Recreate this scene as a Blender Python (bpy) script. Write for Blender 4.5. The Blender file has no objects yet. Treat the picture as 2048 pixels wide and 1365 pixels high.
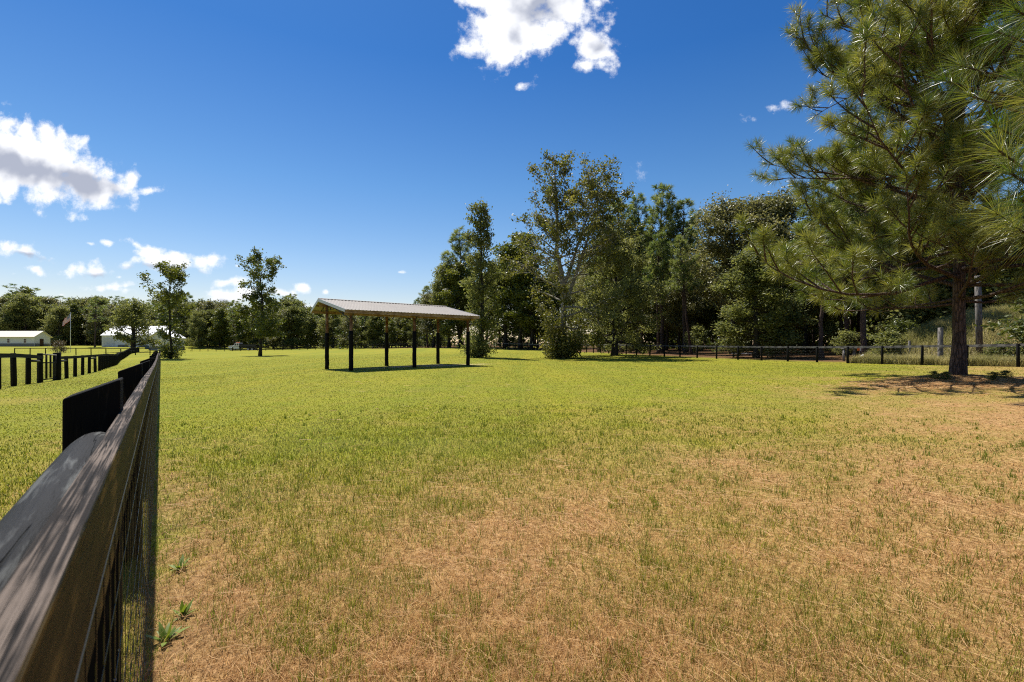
import bpy, math, random
import numpy as np
from mathutils import Vector, Matrix
R = math.radians
SC = bpy.context.scene
COL = SC.collection

# ------------------------------------------------------------------ camera
EYE = 1.5
F = 1000.0            # focal length in photo pixels (2048 wide)
HOR = 697.0           # photo row of the eye level
cam_d = bpy.data.cameras.new('camera')
cam = bpy.data.objects.new('camera', cam_d); COL.objects.link(cam)
cam.location = (0, 0, EYE); cam.rotation_euler = (R(90), 0, 0)
cam_d.sensor_width = 36.0; cam_d.lens = 36.0 * F / 2048.0
cam_d.shift_y = (HOR - 682.5) / 2048.0
cam_d.clip_start = 0.03; cam_d.clip_end = 3000
cam_d.dof.use_dof = True; cam_d.dof.focus_distance = 14.0; cam_d.dof.aperture_fstop = 7.1
SC.camera = cam
SC.cycles.use_denoising = False; SC.cycles.filter_width = 1.15; SC.cycles.max_bounces = 8; SC.cycles.transparent_max_bounces = 4
SC.cycles.sample_clamp_indirect = 4.0

# ------------------------------------------------------------------ light
SUN_EL, SUN_AZ = 63.0, -38.5       # azimuth measured from +Y, negative to the left
sun_d = bpy.data.lights.new('sun', 'SUN'); sun_d.energy = 4.6; sun_d.angle = R(0.53); sun_d.color = (1.0, 0.945, 0.86)
sun = bpy.data.objects.new('sun', sun_d); COL.objects.link(sun)
sv = Vector((math.sin(R(SUN_AZ)) * math.cos(R(SUN_EL)), math.cos(R(SUN_AZ)) * math.cos(R(SUN_EL)), math.sin(R(SUN_EL))))
sun.rotation_euler = sv.to_track_quat('Z', 'Y').to_euler()
SC.view_settings.view_transform = 'Standard'; SC.view_settings.look = 'None'
SC.view_settings.exposure = 0.88; SC.view_settings.gamma = 1.0

# ------------------------------------------------------------------ world: sky and clouds (by direction, at infinity)
W = bpy.data.worlds.new("World"); SC.world = W; W.use_nodes = True
def build_world():
    nt = W.node_tree; N = nt.nodes; L = nt.links; N.clear()
    def nd(t, **kw):
        n = N.new(t)
        for k, v in kw.items(): setattr(n, k, v)
        return n
    def val(sock, v):
        if hasattr(v, 'is_linked') or isinstance(v, bpy.types.NodeSocket): L.new(v, sock)
        else: sock.default_value = v
    def ma(op, a, b=None, c=None, clamp=False):
        n = nd('ShaderNodeMath', operation=op, use_clamp=clamp)
        val(n.inputs[0], a)
        if b is not None: val(n.inputs[1], b)
        if c is not None: val(n.inputs[2], c)
        return n.outputs[0]
    def smooth(x, lo, hi):
        n = nd('ShaderNodeMapRange', interpolation_type='SMOOTHSTEP')
        val(n.inputs['Value'], x); n.inputs['From Min'].default_value = lo; n.inputs['From Max'].default_value = hi
        return n.outputs['Result']
    sky = nd('ShaderNodeTexSky', sky_type='NISHITA'); sky.sun_disc = False
    sky.sun_elevation = R(SUN_EL); sky.sun_rotation = R(SUN_AZ)
    sky.air_density = 1.0; sky.dust_density = 0.5; sky.ozone_density = 3.0; sky.altitude = 50
    hs = nd('ShaderNodeHueSaturation'); hs.inputs['Saturation'].default_value = 1.22; hs.inputs['Hue'].default_value = 0.499
    hs.inputs['Value'].default_value = 1.0
    L.new(sky.outputs[0], hs.inputs['Color'])
    skyc = hs.outputs[0]
    tc = nd('ShaderNodeTexCoord'); sep = nd('ShaderNodeSeparateXYZ'); L.new(tc.outputs['Generated'], sep.inputs[0])
    yy = ma('MAXIMUM', sep.outputs[1], 0.02)
    u = ma('DIVIDE', sep.outputs[0], yy); v = ma('DIVIDE', sep.outputs[2], yy)
    # paler, warmer air near the horizon and deeper blue above it
    er = nd('ShaderNodeValToRGB'); L.new(sep.outputs[2], er.inputs[0]); e = er.color_ramp.elements
    e[0].position = 0.0; e[0].color = (1.35, 1.0, .87, 1); e[1].position = 1.0; e[1].color = (.75, .85, .95, 1)
    for pos, colr in ((.16, (1.06, .97, .96)), (.30, (.72, .86, .95)), (.50, (.32, .62, .88)), (.62, (.30, .60, .87))): k = e.new(pos); k.color = (*colr, 1)
    em = nd('ShaderNodeMix', data_type='RGBA', blend_type='MULTIPLY'); em.inputs[0].default_value = 1.0; L.new(hs.outputs[0], em.inputs[6]); L.new(er.outputs[0], em.inputs[7]); skyc = em.outputs[2]
    front = smooth(sep.outputs[1], 0.05, 0.15)
    cb = nd('ShaderNodeCombineXYZ'); L.new(u, cb.inputs[0]); L.new(v, cb.inputs[1])
    def noise(scale, detail, rough, off=(0, 0, 0), vec=None, dist=0.0):
        mp = nd('ShaderNodeMapping'); mp.inputs['Location'].default_value = off
        L.new(vec or cb.outputs[0], mp.inputs[0])
        n = nd('ShaderNodeTexNoise'); L.new(mp.outputs[0], n.inputs['Vector'])
        n.inputs['Scale'].default_value = scale; n.inputs['Detail'].default_value = detail
        n.inputs['Roughness'].default_value = rough; n.inputs['Distortion'].default_value = dist
        return n
    # warp
    wn = noise(9, 4, 0.55, (3, 1, 0))
    wv = nd('ShaderNodeVectorMath', operation='SUBTRACT'); L.new(wn.outputs['Color'], wv.inputs[0]); wv.inputs[1].default_value = (0.5, 0.5, 0.5)
    ws = nd('ShaderNodeVectorMath', operation='SCALE'); L.new(wv.outputs[0], ws.inputs[0]); ws.inputs['Scale'].default_value = 0.05
    wa = nd('ShaderNodeVectorMath', operation='ADD'); L.new(cb.outputs[0], wa.inputs[0]); L.new(ws.outputs[0], wa.inputs[1])
    # (px, py, half width, half height, tilt deg (clockwise on the picture), strength)
    clouds = [(-70, 285, 120, 75, 15, 1), (20, 315, 105, 78, 10, 1.2), (95, 335, 115, 72, 20, 1.2), (170, 358, 98, 58, 22, 1.15), (228, 378, 52, 28, 25, .9),
              (262, 352, 18, 22, 0, .7), (300, 382, 26, 13, -10, .7),
              (1045, -10, 118, 108, 0, 1.15), (1038, 68, 90, 68, 0, 1.1), (985, 50, 60, 78, 20, .9), (1120, 0, 92, 66, -15, 1), (1080, 88, 62, 30, -25, .8),
              (1185, 92, 46, 46, -20, .95), (1215, 58, 16, 18, 0, .6), (1172, 130, 20, 14, 0, .55), (955, 85, 22, 30, 0, .6), (1020, 118, 30, 22, 0, .75),
              (1040, 174, 22, 10, -8, .6), (1545, 218, 30, 12, -10, .40), (1508, 236, 24, 10, -10, .32), (1288, 346, 22, 14, 30, .34),
              (48, 502, 66, 17, 14, .75), (70, 540, 24, 9, 18, .6), (30, 548, 14, 6, 0, .5), (188, 545, 50, 18, 0, .8), (216, 486, 17, 7, 10, .55), (178, 487, 14, 4, 10, .4),
              (278, 492, 34, 11, 24, .7), (310, 515, 50, 18, 15, .8), (335, 528, 100, 20, 0, .85), (405, 522, 66, 17, 4, .8),
              (236, 582, 56, 11, 6, .62), (245, 573, 36, 8, -4, .5), (120, 590, 10, 4, 0, .5), (238, 555, 8, 4, 0, .5),
              (460, 565, 34, 10, 4, .7), (452, 592, 34, 14, 0, .75), (490, 588, 30, 12, 0, .7), (562, 586, 28, 10, 10, .6), (610, 578, 17, 11, 20, .7), (651, 585, 7, 5, 0, .55),
              (752, 604, 32, 6, 0, .6), (474, 532, 9, 5, 20, .6), (800, 545, 20, 3, 0, .3), (640, 606, 40, 6, 0, .4)]
    field = None; grad = None
    for (px, py, a, b, th, st) in clouds:
        mp = nd('ShaderNodeMapping', vector_type='TEXTURE')
        mp.inputs['Location'].default_value = ((px - 1024) / F, (HOR - py) / F, 0)
        mp.inputs['Rotation'].default_value = (0, 0, R(-th))
        mp.inputs['Scale'].default_value = (a * 1.25 / F, b * 1.25 / F, 1)
        L.new(wa.outputs[0] if max(a, b) > 30 else cb.outputs[0], mp.inputs[0])
        ln = nd('ShaderNodeVectorMath', operation='LENGTH'); L.new(mp.outputs[0], ln.inputs[0])
        d = ma('MULTIPLY_ADD', ln.outputs['Value'], -st, st)
        field = d if field is None else ma('SMOOTH_MAX', field, d, 0.08)
    field = ma('MAXIMUM', field, -0.6)
    n1 = noise(38, 10, 0.68, (0, 0, 0)); n2 = noise(7, 5, 0.55, (7, 2, 0))
    nn = ma('SUBTRACT', ma('MULTIPLY_ADD', n2.outputs[0], 0.35, ma('MULTIPLY', n1.outputs[0], 0.65)), 0.5)
    vb = nd('ShaderNodeTexVoronoi', feature='SMOOTH_F1'); vb.inputs['Scale'].default_value = 21; vb.inputs['Smoothness'].default_value = .35; vb.inputs['Detail'].default_value = 1.0; vb.inputs['Roughness'].default_value = .5
    L.new(wa.outputs[0], vb.inputs['Vector'])
    puff = ma('SUBTRACT', 0.62, vb.outputs['Distance'])
    dens = ma('MULTIPLY_ADD', puff, 0.7, ma('MULTIPLY_ADD', nn, 1.9, field))
    alpha = ma('MULTIPLY', smooth(dens, -0.02, 0.54), front)
    # thick middles are grey, thin edges white
    n3 = noise(14, 6, 0.55, (1.3, 0.4, 0)); belly = None
    for (px, py, a, b, th, st) in [(60, 345, 130, 34, 14, .85), (160, 368, 85, 30, 20, .85), (-60, 320, 100, 48, 5, .85), (1075, 8, 80, 36, 0, .55), (1030, 70, 20, 18, 0, .5), (1195, 102, 24, 15, -15, .6),
                                   (330, 541, 90, 8, 2, .7), (190, 555, 42, 8, 0, .75), (60, 512, 55, 7, 14, .6), (455, 601, 30, 6, 0, .6)]:
        mp = nd('ShaderNodeMapping', vector_type='TEXTURE'); mp.inputs['Location'].default_value = ((px - 1024) / F, (HOR - py) / F, 0)
        mp.inputs['Rotation'].default_value = (0, 0, R(-th)); mp.inputs['Scale'].default_value = (a * 1.2 / F, b * 1.2 / F, 1); L.new(wa.outputs[0], mp.inputs[0])
        ln = nd('ShaderNodeVectorMath', operation='LENGTH'); L.new(mp.outputs[0], ln.inputs[0]); d = ma('MULTIPLY_ADD', ln.outputs['Value'], -st, st)
        belly = d if belly is None else ma('SMOOTH_MAX', belly, d, 0.1)
    thick = ma('MULTIPLY_ADD', ma('SUBTRACT', n3.outputs[0], 0.5), 1.1, ma('MAXIMUM', belly, -.5))
    g = smooth(ma('MULTIPLY_ADD', puff, -0.5, thick), -0.02, 0.72)
    mixc = nd('ShaderNodeMix', data_type='RGBA'); L.new(g, mixc.inputs[0])
    mixc.inputs[6].default_value = (8.6, 8.7, 9.0, 1); mixc.inputs[7].default_value = (3.6, 3.9, 4.8, 1)
    mx = nd('ShaderNodeMix', data_type='RGBA'); L.new(alpha, mx.inputs[0]); L.new(skyc, mx.inputs[6]); L.new(mixc.outputs[2], mx.inputs[7])
    bg = nd('ShaderNodeBackground'); bg.inputs['Strength'].default_value = 0.070; L.new(mx.outputs[2], bg.inputs[0])
    out = nd('ShaderNodeOutputWorld'); L.new(bg.outputs[0], out.inputs[0])
build_world()

# ------------------------------------------------------------------ general helpers
def at(px, Y): return (px - 1024.0) / F * Y
def zat(py, Y): return EYE + (HOR - py) / F * Y

def hash2(ix, iy, seed):
    h = (ix.astype(np.int64) * 374761393 + iy.astype(np.int64) * 668265263 + seed * 974711) & 0x7fffffff
    h = ((h ^ (h >> 13)) * 1274126177) & 0x7fffffff
    return ((h ^ (h >> 16)) & 0xffff) / 65535.0
def vnoise(x, y, seed=0):
    ix = np.floor(x); iy = np.floor(y); fx = x - ix; fy = y - iy
    fx = fx * fx * (3 - 2 * fx); fy = fy * fy * (3 - 2 * fy)
    a = hash2(ix, iy, seed); b = hash2(ix + 1, iy, seed); c = hash2(ix, iy + 1, seed); d = hash2(ix + 1, iy + 1, seed)
    return (a * (1 - fx) + b * fx) * (1 - fy) + (c * (1 - fx) + d * fx) * fy
def fbm(x, y, seed=0, o=4):
    s = 0; a = .5; t = 0
    for k in range(o):
        s = s + a * vnoise(x * 2 ** k, y * 2 ** k, seed + k); t += a; a *= .55
    return s / t

def np_mesh(name, V, faces, mats, attrs=None, smooth=False, mat_idx=None):
    """faces: list of (M,k) int arrays"""
    me = bpy.data.meshes.new(name)
    V = np.asarray(V, np.float32); me.vertices.add(len(V)); me.vertices.foreach_set('co', V.ravel())
    faces = [np.asarray(f, np.int32) for f in faces if len(f)]
    nl = sum(f.size for f in faces); npoly = sum(len(f) for f in faces)
    me.loops.add(nl); me.polygons.add(npoly)
    me.loops.foreach_set('vertex_index', np.concatenate([f.ravel() for f in faces]))
    tot = np.concatenate([np.full(len(f), f.shape[1], np.int32) for f in faces])
    st = np.concatenate([[0], np.cumsum(tot)[:-1]]).astype(np.int32)
    me.polygons.foreach_set('loop_start', st)
    me.polygons.foreach_set('loop_total', tot)
    if mat_idx is not None: me.polygons.foreach_set('material_index', np.asarray(mat_idx, np.int32))
    me.polygons.foreach_set('use_smooth', np.full(npoly, bool(smooth)))
    for m in (mats if isinstance(mats, (list, tuple)) else [mats]): me.materials.append(m)
    for k, a in (attrs or {}).items():
        a = np.asarray(a, np.float32)
        if a.ndim == 2:
            at_ = me.attributes.new(k, 'FLOAT_COLOR', 'POINT')
            if a.shape[1] == 3: a = np.concatenate([a, np.ones((len(a), 1), np.float32)], 1)
            at_.data.foreach_set('color', a.ravel())
        else:
            at_ = me.attributes.new(k, 'FLOAT', 'POINT'); at_.data.foreach_set('value', a.ravel())
    me.update(calc_edges=True); me.validate()
    return me

def link(name, me, parent=None, loc=None, rot=None, scale=None):
    o = bpy.data.objects.new(name, me); COL.objects.link(o)
    if parent: o.parent = parent
    if loc is not None: o.location = loc
    if rot is not None: o.rotation_euler = rot
    if scale is not None: o.scale = scale
    return o
def tag(o, label=None, cat=None, group=None, kind=None):
    if label: o['label'] = label
    if cat: o['category'] = cat
    if group: o['group'] = group
    if kind: o['kind'] = kind
    return o
def thing(name, label, cat, loc=(0, 0, 0), rz=0.0, group=None):
    o = bpy.data.objects.new(name, None); COL.objects.link(o); o.empty_display_size = .2
    o.location = loc; o.rotation_euler = (0, 0, rz)
    return tag(o, label, cat, group)

class MB:
    """collects shapes into one mesh"""
    def __init__(s): s.v = []; s.f = {}; s.n = 0
    def add(s, V, Fs, mi=0):
        V = np.asarray(V, float); s.v.append(V)
        for f in Fs: s.f.setdefault((len(f), mi), []).append([i + s.n for i in f])
        s.n += len(V); return s
    def addq(s, V, Q, mi=0):
        s.v.append(V); s.f.setdefault((Q.shape[1], mi), []).extend((Q + s.n).tolist()); s.n += len(V)
    def box(s, c, d, rot=None, mi=0, top=None):
        x, y, z = [k / 2 for k in d]
        V = np.array([[-x, -y, -z], [x, -y, -z], [x, y, -z], [-x, y, -z], [-x, -y, z], [x, -y, z], [x, y, z], [-x, y, z]])
        if rot is not None: V = V @ np.array(Matrix(rot)).T
        V = V + np.array(c)
        s.v.append(V)
        fs = [[0, 3, 2, 1], [0, 1, 5, 4], [1, 2, 6, 5], [2, 3, 7, 6], [3, 0, 4, 7]]
        s.f.setdefault((4, mi), []).extend([[i + s.n for i in f] for f in fs])
        s.f.setdefault((4, mi if top is None else top), []).append([i + s.n for i in (4, 5, 6, 7)])
        s.n += 8; return s
    def tube(s, P, rad, n=6, mi=0, cap=True):
        V, Q, caps = tube(P, rad, n)
        s.addq(V, Q, mi)
        if cap:
            base = s.n - len(V)
            for c in caps: s.f.setdefault((len(c), mi), []).append([i + base for i in c])
        return s
    def prism(s, poly, a, b, mi=0):
        """poly: list of 2D (u,v); a: function (u,v)->3D near, b: -> far"""
        n = len(poly)
        V = [a(*p) for p in poly] + [b(*p) for p in poly]
        Fs = [list(range(n))[::-1], list(range(n, 2 * n))] + [[i, (i + 1) % n, n + (i + 1) % n, n + i] for i in range(n)]
        return s.add(V, Fs, mi)
    def mesh(s, name, mats, smooth=False):
        V = np.concatenate(s.v); fs = []; mi = []
        for (k, m), l in s.f.items(): fs.append(np.array(l)); mi.append(np.full(len(l), m))
        return np_mesh(name, V, fs, mats, smooth=smooth, mat_idx=np.concatenate(mi))
    def obj(s, name, mats, parent=None, smooth=False, bevel=0, **k):
        o = link(name, s.mesh(name, mats, smooth), parent, **k)
        if bevel:
            b = o.modifiers.new('bevel', 'BEVEL'); b.width = bevel; b.segments = 2; b.limit_method = 'ANGLE'
        return o

def tube(P, rad, n=6):
    P = np.asarray(P, float); m = len(P); rad = np.broadcast_to(np.asarray(rad, float), (m,))
    T = np.gradient(P, axis=0); T /= np.linalg.norm(T, axis=1)[:, None] + 1e-9
    ref = np.array([1., 0, 0]) if abs(T[0][2]) > .8 else np.array([0, 0, 1.])
    a = np.arange(n) * 2 * np.pi / n
    A = np.cross(T, ref); A /= np.linalg.norm(A, axis=1)[:, None] + 1e-9; Bv = np.cross(T, A)
    V = P[:, None] + rad[:, None, None] * (np.cos(a)[None, :, None] * A[:, None] + np.sin(a)[None, :, None] * Bv[:, None])
    i = np.arange(m - 1)[:, None] * n; j = np.arange(n)[None]; k = (j + 1) % n
    Q = np.stack([i + j, i + k, i + n + k, i + n + j], -1).reshape(-1, 4)
    return V.reshape(-1, 3), Q, [list(range(n))[::-1], list(range((m - 1) * n, m * n))]

# ------------------------------------------------------------------ materials
def new_mat(name):
    m = bpy.data.materials.new(name); m.use_nodes = True
    nt = m.node_tree; nt.nodes.clear()
    return m, nt.nodes, nt.links
def ramp(N, L, fac, stops):
    r = N.new('ShaderNodeValToRGB'); L.new(fac, r.inputs[0])
    e = r.color_ramp.elements
    while len(e) < len(stops): e.new(0.5)
    for k, (p, c) in enumerate(stops): e[k].position = p; e[k].color = (*c, 1)
    return r.outputs[0]
def simple_mat(name, col, rough=0.6, metal=0.0, var=0.12, scale=6.0, bump=0.0, spec=0.5, stretch=(1, 1, 1)):
    """flat colour broken up with two octaves of noise"""
    m, N, L = new_mat(name)
    tc = N.new('ShaderNodeTexCoord'); mp = N.new('ShaderNodeMapping'); mp.inputs['Scale'].default_value = stretch
    L.new(tc.outputs['Object'], mp.inputs[0])
    n = N.new('ShaderNodeTexNoise'); n.inputs['Scale'].default_value = scale; n.inputs['Detail'].default_value = 6; L.new(mp.outputs[0], n.inputs['Vector'])
    lo = tuple(max(0, c * (1 - var)) for c in col); hi = tuple(min(1, c * (1 + var)) for c in col)
    c = ramp(N, L, n.outputs[0], [(0.3, lo), (0.7, hi)])
    p = N.new('ShaderNodeBsdfPrincipled'); L.new(c, p.inputs['Base Color'])
    p.inputs['Roughness'].default_value = rough; p.inputs['Metallic'].default_value = metal; p.inputs['Specular IOR Level'].default_value = spec
    if bump:
        b = N.new('ShaderNodeBump'); b.inputs['Strength'].default_value = bump; b.inputs['Distance'].default_value = .02
        L.new(n.outputs[0], b.inputs['Height']); L.new(b.outputs[0], p.inputs['Normal'])
    o = N.new('ShaderNodeOutputMaterial'); L.new(p.outputs[0], o.inputs[0])
    return m
def leaf_mat(name, c1, c2, trans=0.35, rough=0.45, spec=0.5, tcol=None):
    """leaf: two tints mixed by the leaf's own 'tint' attribute and by the tree"""
    m, N, L = new_mat(name)
    a = N.new('ShaderNodeAttribute'); a.attribute_name = 'tint'
    oi = N.new('ShaderNodeObjectInfo')
    ad = N.new('ShaderNodeMath'); ad.operation = 'MULTIPLY_ADD'; L.new(oi.outputs['Random'], ad.inputs[0]); ad.inputs[1].default_value = 0.3; L.new(a.outputs['Fac'], ad.inputs[2])
    c = ramp(N, L, ad.outputs[0], [(0.1, c1), (1.15, c2)] if False else [(0.1, c1), (1.0, c2)])
    p = N.new('ShaderNodeBsdfPrincipled'); L.new(c, p.inputs['Base Color']); p.inputs['Roughness'].default_value = rough; p.inputs['Specular IOR Level'].default_value = spec
    t = N.new('ShaderNodeBsdfTranslucent')
    hs = N.new('ShaderNodeHueSaturation'); hs.inputs['Hue'].default_value = .485; hs.inputs['Saturation'].default_value = 1.1; hs.inputs['Value'].default_value = 1.5
    L.new(c, hs.inputs['Color']); L.new(hs.outputs[0], t.inputs[0])
    mx = N.new('ShaderNodeMixShader'); mx.inputs[0].default_value = trans
    L.new(p.outputs[0], mx.inputs[1]); L.new(t.outputs[0], mx.inputs[2])
    o = N.new('ShaderNodeOutputMaterial'); L.new(mx.outputs[0], o.inputs[0])
    return m
def attr_mat(name, trans=0.3, rough=0.6, spec=0.3):
    m, N, L = new_mat(name)
    a = N.new('ShaderNodeAttribute'); a.attribute_name = 'col'
    p = N.new('ShaderNodeBsdfPrincipled'); L.new(a.outputs['Color'], p.inputs['Base Color']); p.inputs['Roughness'].default_value = rough; p.inputs['Specular IOR Level'].default_value = spec
    t = N.new('ShaderNodeBsdfTranslucent'); L.new(a.outputs['Color'], t.inputs[0])
    mx = N.new('ShaderNodeMixShader'); mx.inputs[0].default_value = trans
    L.new(p.outputs[0], mx.inputs[1]); L.new(t.outputs[0], mx.inputs[2])
    o = N.new('ShaderNodeOutputMaterial'); L.new(mx.outputs[0], o.inputs[0])
    return m
def bark_mat(name, c1, c2, sc=(6, 6, 1.3), bump=0.8):
    m, N, L = new_mat(name)
    tc = N.new('ShaderNodeTexCoord'); mp = N.new('ShaderNodeMapping'); mp.inputs['Scale'].default_value = sc; L.new(tc.outputs['Object'], mp.inputs[0])
    n = N.new('ShaderNodeTexNoise'); n.inputs['Scale'].default_value = 3; n.inputs['Detail'].default_value = 8; n.inputs['Roughness'].default_value = .65; L.new(mp.outputs[0], n.inputs['Vector'])
    vr = N.new('ShaderNodeTexVoronoi'); vr.inputs['Scale'].default_value = 2.2; vr.feature = 'DISTANCE_TO_EDGE'; L.new(mp.outputs[0], vr.inputs['Vector'])
    c = ramp(N, L, n.outputs[0], [(0.3, c1), (0.7, c2)])
    cr = N.new('ShaderNodeMapRange'); cr.inputs['From Max'].default_value = .18; L.new(vr.outputs['Distance'], cr.inputs[0])
    mu = N.new('ShaderNodeMix'); mu.data_type = 'RGBA'; mu.blend_type = 'MULTIPLY'; mu.inputs[0].default_value = .6; L.new(c, mu.inputs[6])
    L.new(cr.outputs[0], mu.inputs[7])
    p = N.new('ShaderNodeBsdfPrincipled'); L.new(mu.outputs[2], p.inputs['Base Color']); p.inputs['Roughness'].default_value = .9; p.inputs['Specular IOR Level'].default_value = .2
    b = N.new('ShaderNodeBump'); b.inputs['Strength'].default_value = bump; b.inputs['Distance'].default_value = .04; L.new(cr.outputs[0], b.inputs['Height']); L.new(b.outputs[0], p.inputs['Normal'])
    o = N.new('ShaderNodeOutputMaterial'); L.new(p.outputs[0], o.inputs[0])
    return m
def painted_wood(name, paint, bare, wear, along=(1.2, 26, 26), rough=.6, bump=.35, cracks=True):
    """black stain over wood, worn off in streaks along local X"""
    m, N, L = new_mat(name)
    tc = N.new('ShaderNodeTexCoord'); mp = N.new('ShaderNodeMapping'); mp.inputs['Scale'].default_value = along; L.new(tc.outputs['Object'], mp.inputs[0])
    n = N.new('ShaderNodeTexNoise'); n.inputs['Scale'].default_value = 2.2; n.inputs['Detail'].default_value = 9; n.inputs['Roughness'].default_value = .62; n.inputs['Distortion'].default_value = .4; L.new(mp.outputs[0], n.inputs['Vector'])
    n2 = N.new('ShaderNodeTexNoise'); n2.inputs['Scale'].default_value = 3.1; n2.inputs['Detail'].default_value = 5; L.new(tc.outputs['Object'], n2.inputs['Vector'])
    s = N.new('ShaderNodeMath'); s.operation = 'MULTIPLY_ADD'; L.new(n2.outputs[0], s.inputs[0]); s.inputs[1].default_value = .7; L.new(n.outputs[0], s.inputs[2])
    c = ramp(N, L, s.outputs[0], [(max(0.02, 1.02 - wear), paint), (min(1.0, 1.15 - wear), bare)])
    p = N.new('ShaderNodeBsdfPrincipled'); L.new(c, p.inputs['Base Color']); p.inputs['Roughness'].default_value = rough; p.inputs['Specular IOR Level'].default_value = .35
    p.inputs['Specular IOR Level'].default_value = .14
    hgt = n.outputs[0]
    if cracks:
        m3 = N.new('ShaderNodeMapping'); m3.inputs['Scale'].default_value = tuple(k * f for k, f in zip(along, (.3, .8, .8))); L.new(tc.outputs['Object'], m3.inputs[0])
        n4 = N.new('ShaderNodeTexNoise'); n4.inputs['Scale'].default_value = 1.7; n4.inputs['Detail'].default_value = 3; n4.inputs['Distortion'].default_value = .15; L.new(m3.outputs[0], n4.inputs['Vector'])
        a1 = N.new('ShaderNodeMath'); a1.operation = 'SUBTRACT'; L.new(n4.outputs[0], a1.inputs[0]); a1.inputs[1].default_value = .53
        a2 = N.new('ShaderNodeMath'); a2.operation = 'ABSOLUTE'; L.new(a1.outputs[0], a2.inputs[0])
        mr = N.new('ShaderNodeMapRange'); mr.inputs['From Min'].default_value = .003; mr.inputs['From Max'].default_value = .014; L.new(a2.outputs[0], mr.inputs[0])
        mm = N.new('ShaderNodeMix'); mm.data_type = 'RGBA'; L.new(mr.outputs[0], mm.inputs[0]); mm.inputs[6].default_value = (.004, .004, .003, 1); L.new(c, mm.inputs[7]); L.new(mm.outputs[2], p.inputs['Base Color'])
        hh = N.new('ShaderNodeMath'); hh.operation = 'MULTIPLY_ADD'; L.new(mr.outputs[0], hh.inputs[0]); hh.inputs[1].default_value = 1.2; L.new(n.outputs[0], hh.inputs[2]); hgt = hh.outputs[0]
    b = N.new('ShaderNodeBump'); b.inputs['Strength'].default_value = bump; b.inputs['Distance'].default_value = .008; L.new(hgt, b.inputs['Height']); L.new(b.outputs[0], p.inputs['Normal'])
    o = N.new('ShaderNodeOutputMaterial'); L.new(p.outputs[0], o.inputs[0])
    return m

M = {}
M['rail'] = painted_wood('black_stained_rail', (.009, .009, .008), (.12, .082, .030), .10, along=(1.4, 9, 14))
M['rail_top'] = painted_wood('weathered_rail_top', (.016, .013, .011), (.150, .118, .095), .20, along=(1.3, 75, 14), rough=.85, bump=.8)
M['post'] = painted_wood('black_post', (.004, .004, .004), (.018, .015, .012), .10, along=(20, 20, 1.5), rough=.9)
M['log'] = painted_wood('grey_black_log', (.010, .010, .010), (.075, .078, .075), .19, along=(1.6, 17, 17), rough=.7, bump=1.0)
M['wire'] = simple_mat('black_wire', (.035, .035, .035), rough=.35, metal=.6)
M['knot'] = simple_mat('wire_knots', (.16, .16, .17), rough=.35, metal=.8)
M['galv'] = simple_mat('galvanised_steel', (.45, .46, .48), rough=.4, metal=.8)
M['post_far'] = simple_mat('black_fence_paint', (.005, .005, .005), rough=.85, var=.3, spec=.2)
M['rail_grey'] = painted_wood('greyed_black_rail', (.02, .02, .021), (.15, .145, .14), .26)
M['timber'] = painted_wood('brown_treated_timber', (.15, .070, .030), (.30, .17, .085), .22, along=(12, 12, 2), rough=.8)
M['timber_x'] = painted_wood('brown_treated_beam', (.22, .135, .075), (.40, .28, .18), .22, along=(1.5, 14, 14), rough=.8)
M['wrap'] = simple_mat('black_rubber_wrap', (.0035, .0035, .004), rough=.7, var=.4, scale=9, bump=.4, spec=.15)
M['roofmetal'] = simple_mat('tan_ribbed_metal_roof', (.33, .305, .275), rough=.8, spec=.2, metal=.0, var=.06, scale=1.5)
M['trim'] = simple_mat('pale_grey_metal_trim', (.50, .52, .55), rough=.4, var=.05)
M['steel'] = simple_mat('black_steel', (.012, .012, .012), rough=.45)
M['whiteroof'] = simple_mat('white_metal_roof', (.80, .80, .80), rough=.45, var=.04)
M['tanroof'] = simple_mat('cream_metal_roof', (.66, .60, .50), rough=.45, var=.04)
M['siding'] = simple_mat('white_siding', (.66, .66, .67), rough=.6, var=.05, stretch=(.3, .3, 8))
M['wainscot'] = simple_mat('grey_wainscot', (.17, .165, .155), rough=.6, var=.08)
M['door'] = simple_mat('dark_red_door', (.045, .012, .012), rough=.5)
M['wdoor'] = simple_mat('white_panel_door', (.60, .60, .60), rough=.5, var=.05)
M['glass'] = simple_mat('dark_window_glass', (.02, .022, .03), rough=.08)
M['white'] = simple_mat('white_paint', (.78, .78, .77), rough=.35, var=.04)
M['orange'] = simple_mat('orange_plastic', (.75, .16, .03), rough=.4)
M['blue'] = simple_mat('blue_plastic', (.02, .08, .28), rough=.45)
M['tyre'] = simple_mat('black_tyre', (.015, .015, .015), rough=.8)
M['poledull'] = bark_mat('grey_weathered_pole', (.15, .138, .128), (.30, .275, .255), (5, 5, .6), .4)
M['bark_pine'] = bark_mat('pine_bark', (.050, .034, .028), (.155, .105, .085))
M['bark_dark'] = bark_mat('dark_bark', (.03, .026, .022), (.09, .078, .065))
M['bark_pale'] = bark_mat('pale_sycamore_bark', (.16, .14, .11), (.46, .43, .37), (3, 3, 1.2), .3)
M['needle'] = leaf_mat('longleaf_needles', (.042, .088, .010), (.225, .235, .050), trans=.36, rough=.38, spec=.8)
M['needle_far'] = leaf_mat('wood_pine_needles', (.058, .102, .022), (.215, .245, .07), trans=.45, rough=.5, spec=.6)
M['leaf_oak'] = leaf_mat('oak_leaves', (.066, .090, .022), (.225, .235, .076), trans=.46, rough=.55, spec=.3)
M['leaf_gum'] = leaf_mat('gum_leaves', (.052, .080, .012), (.165, .178, .032), trans=.36)
M['leaf_syc'] = leaf_mat('sycamore_leaves', (.060, .078, .014), (.20, .19, .042), trans=.42)
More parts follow.
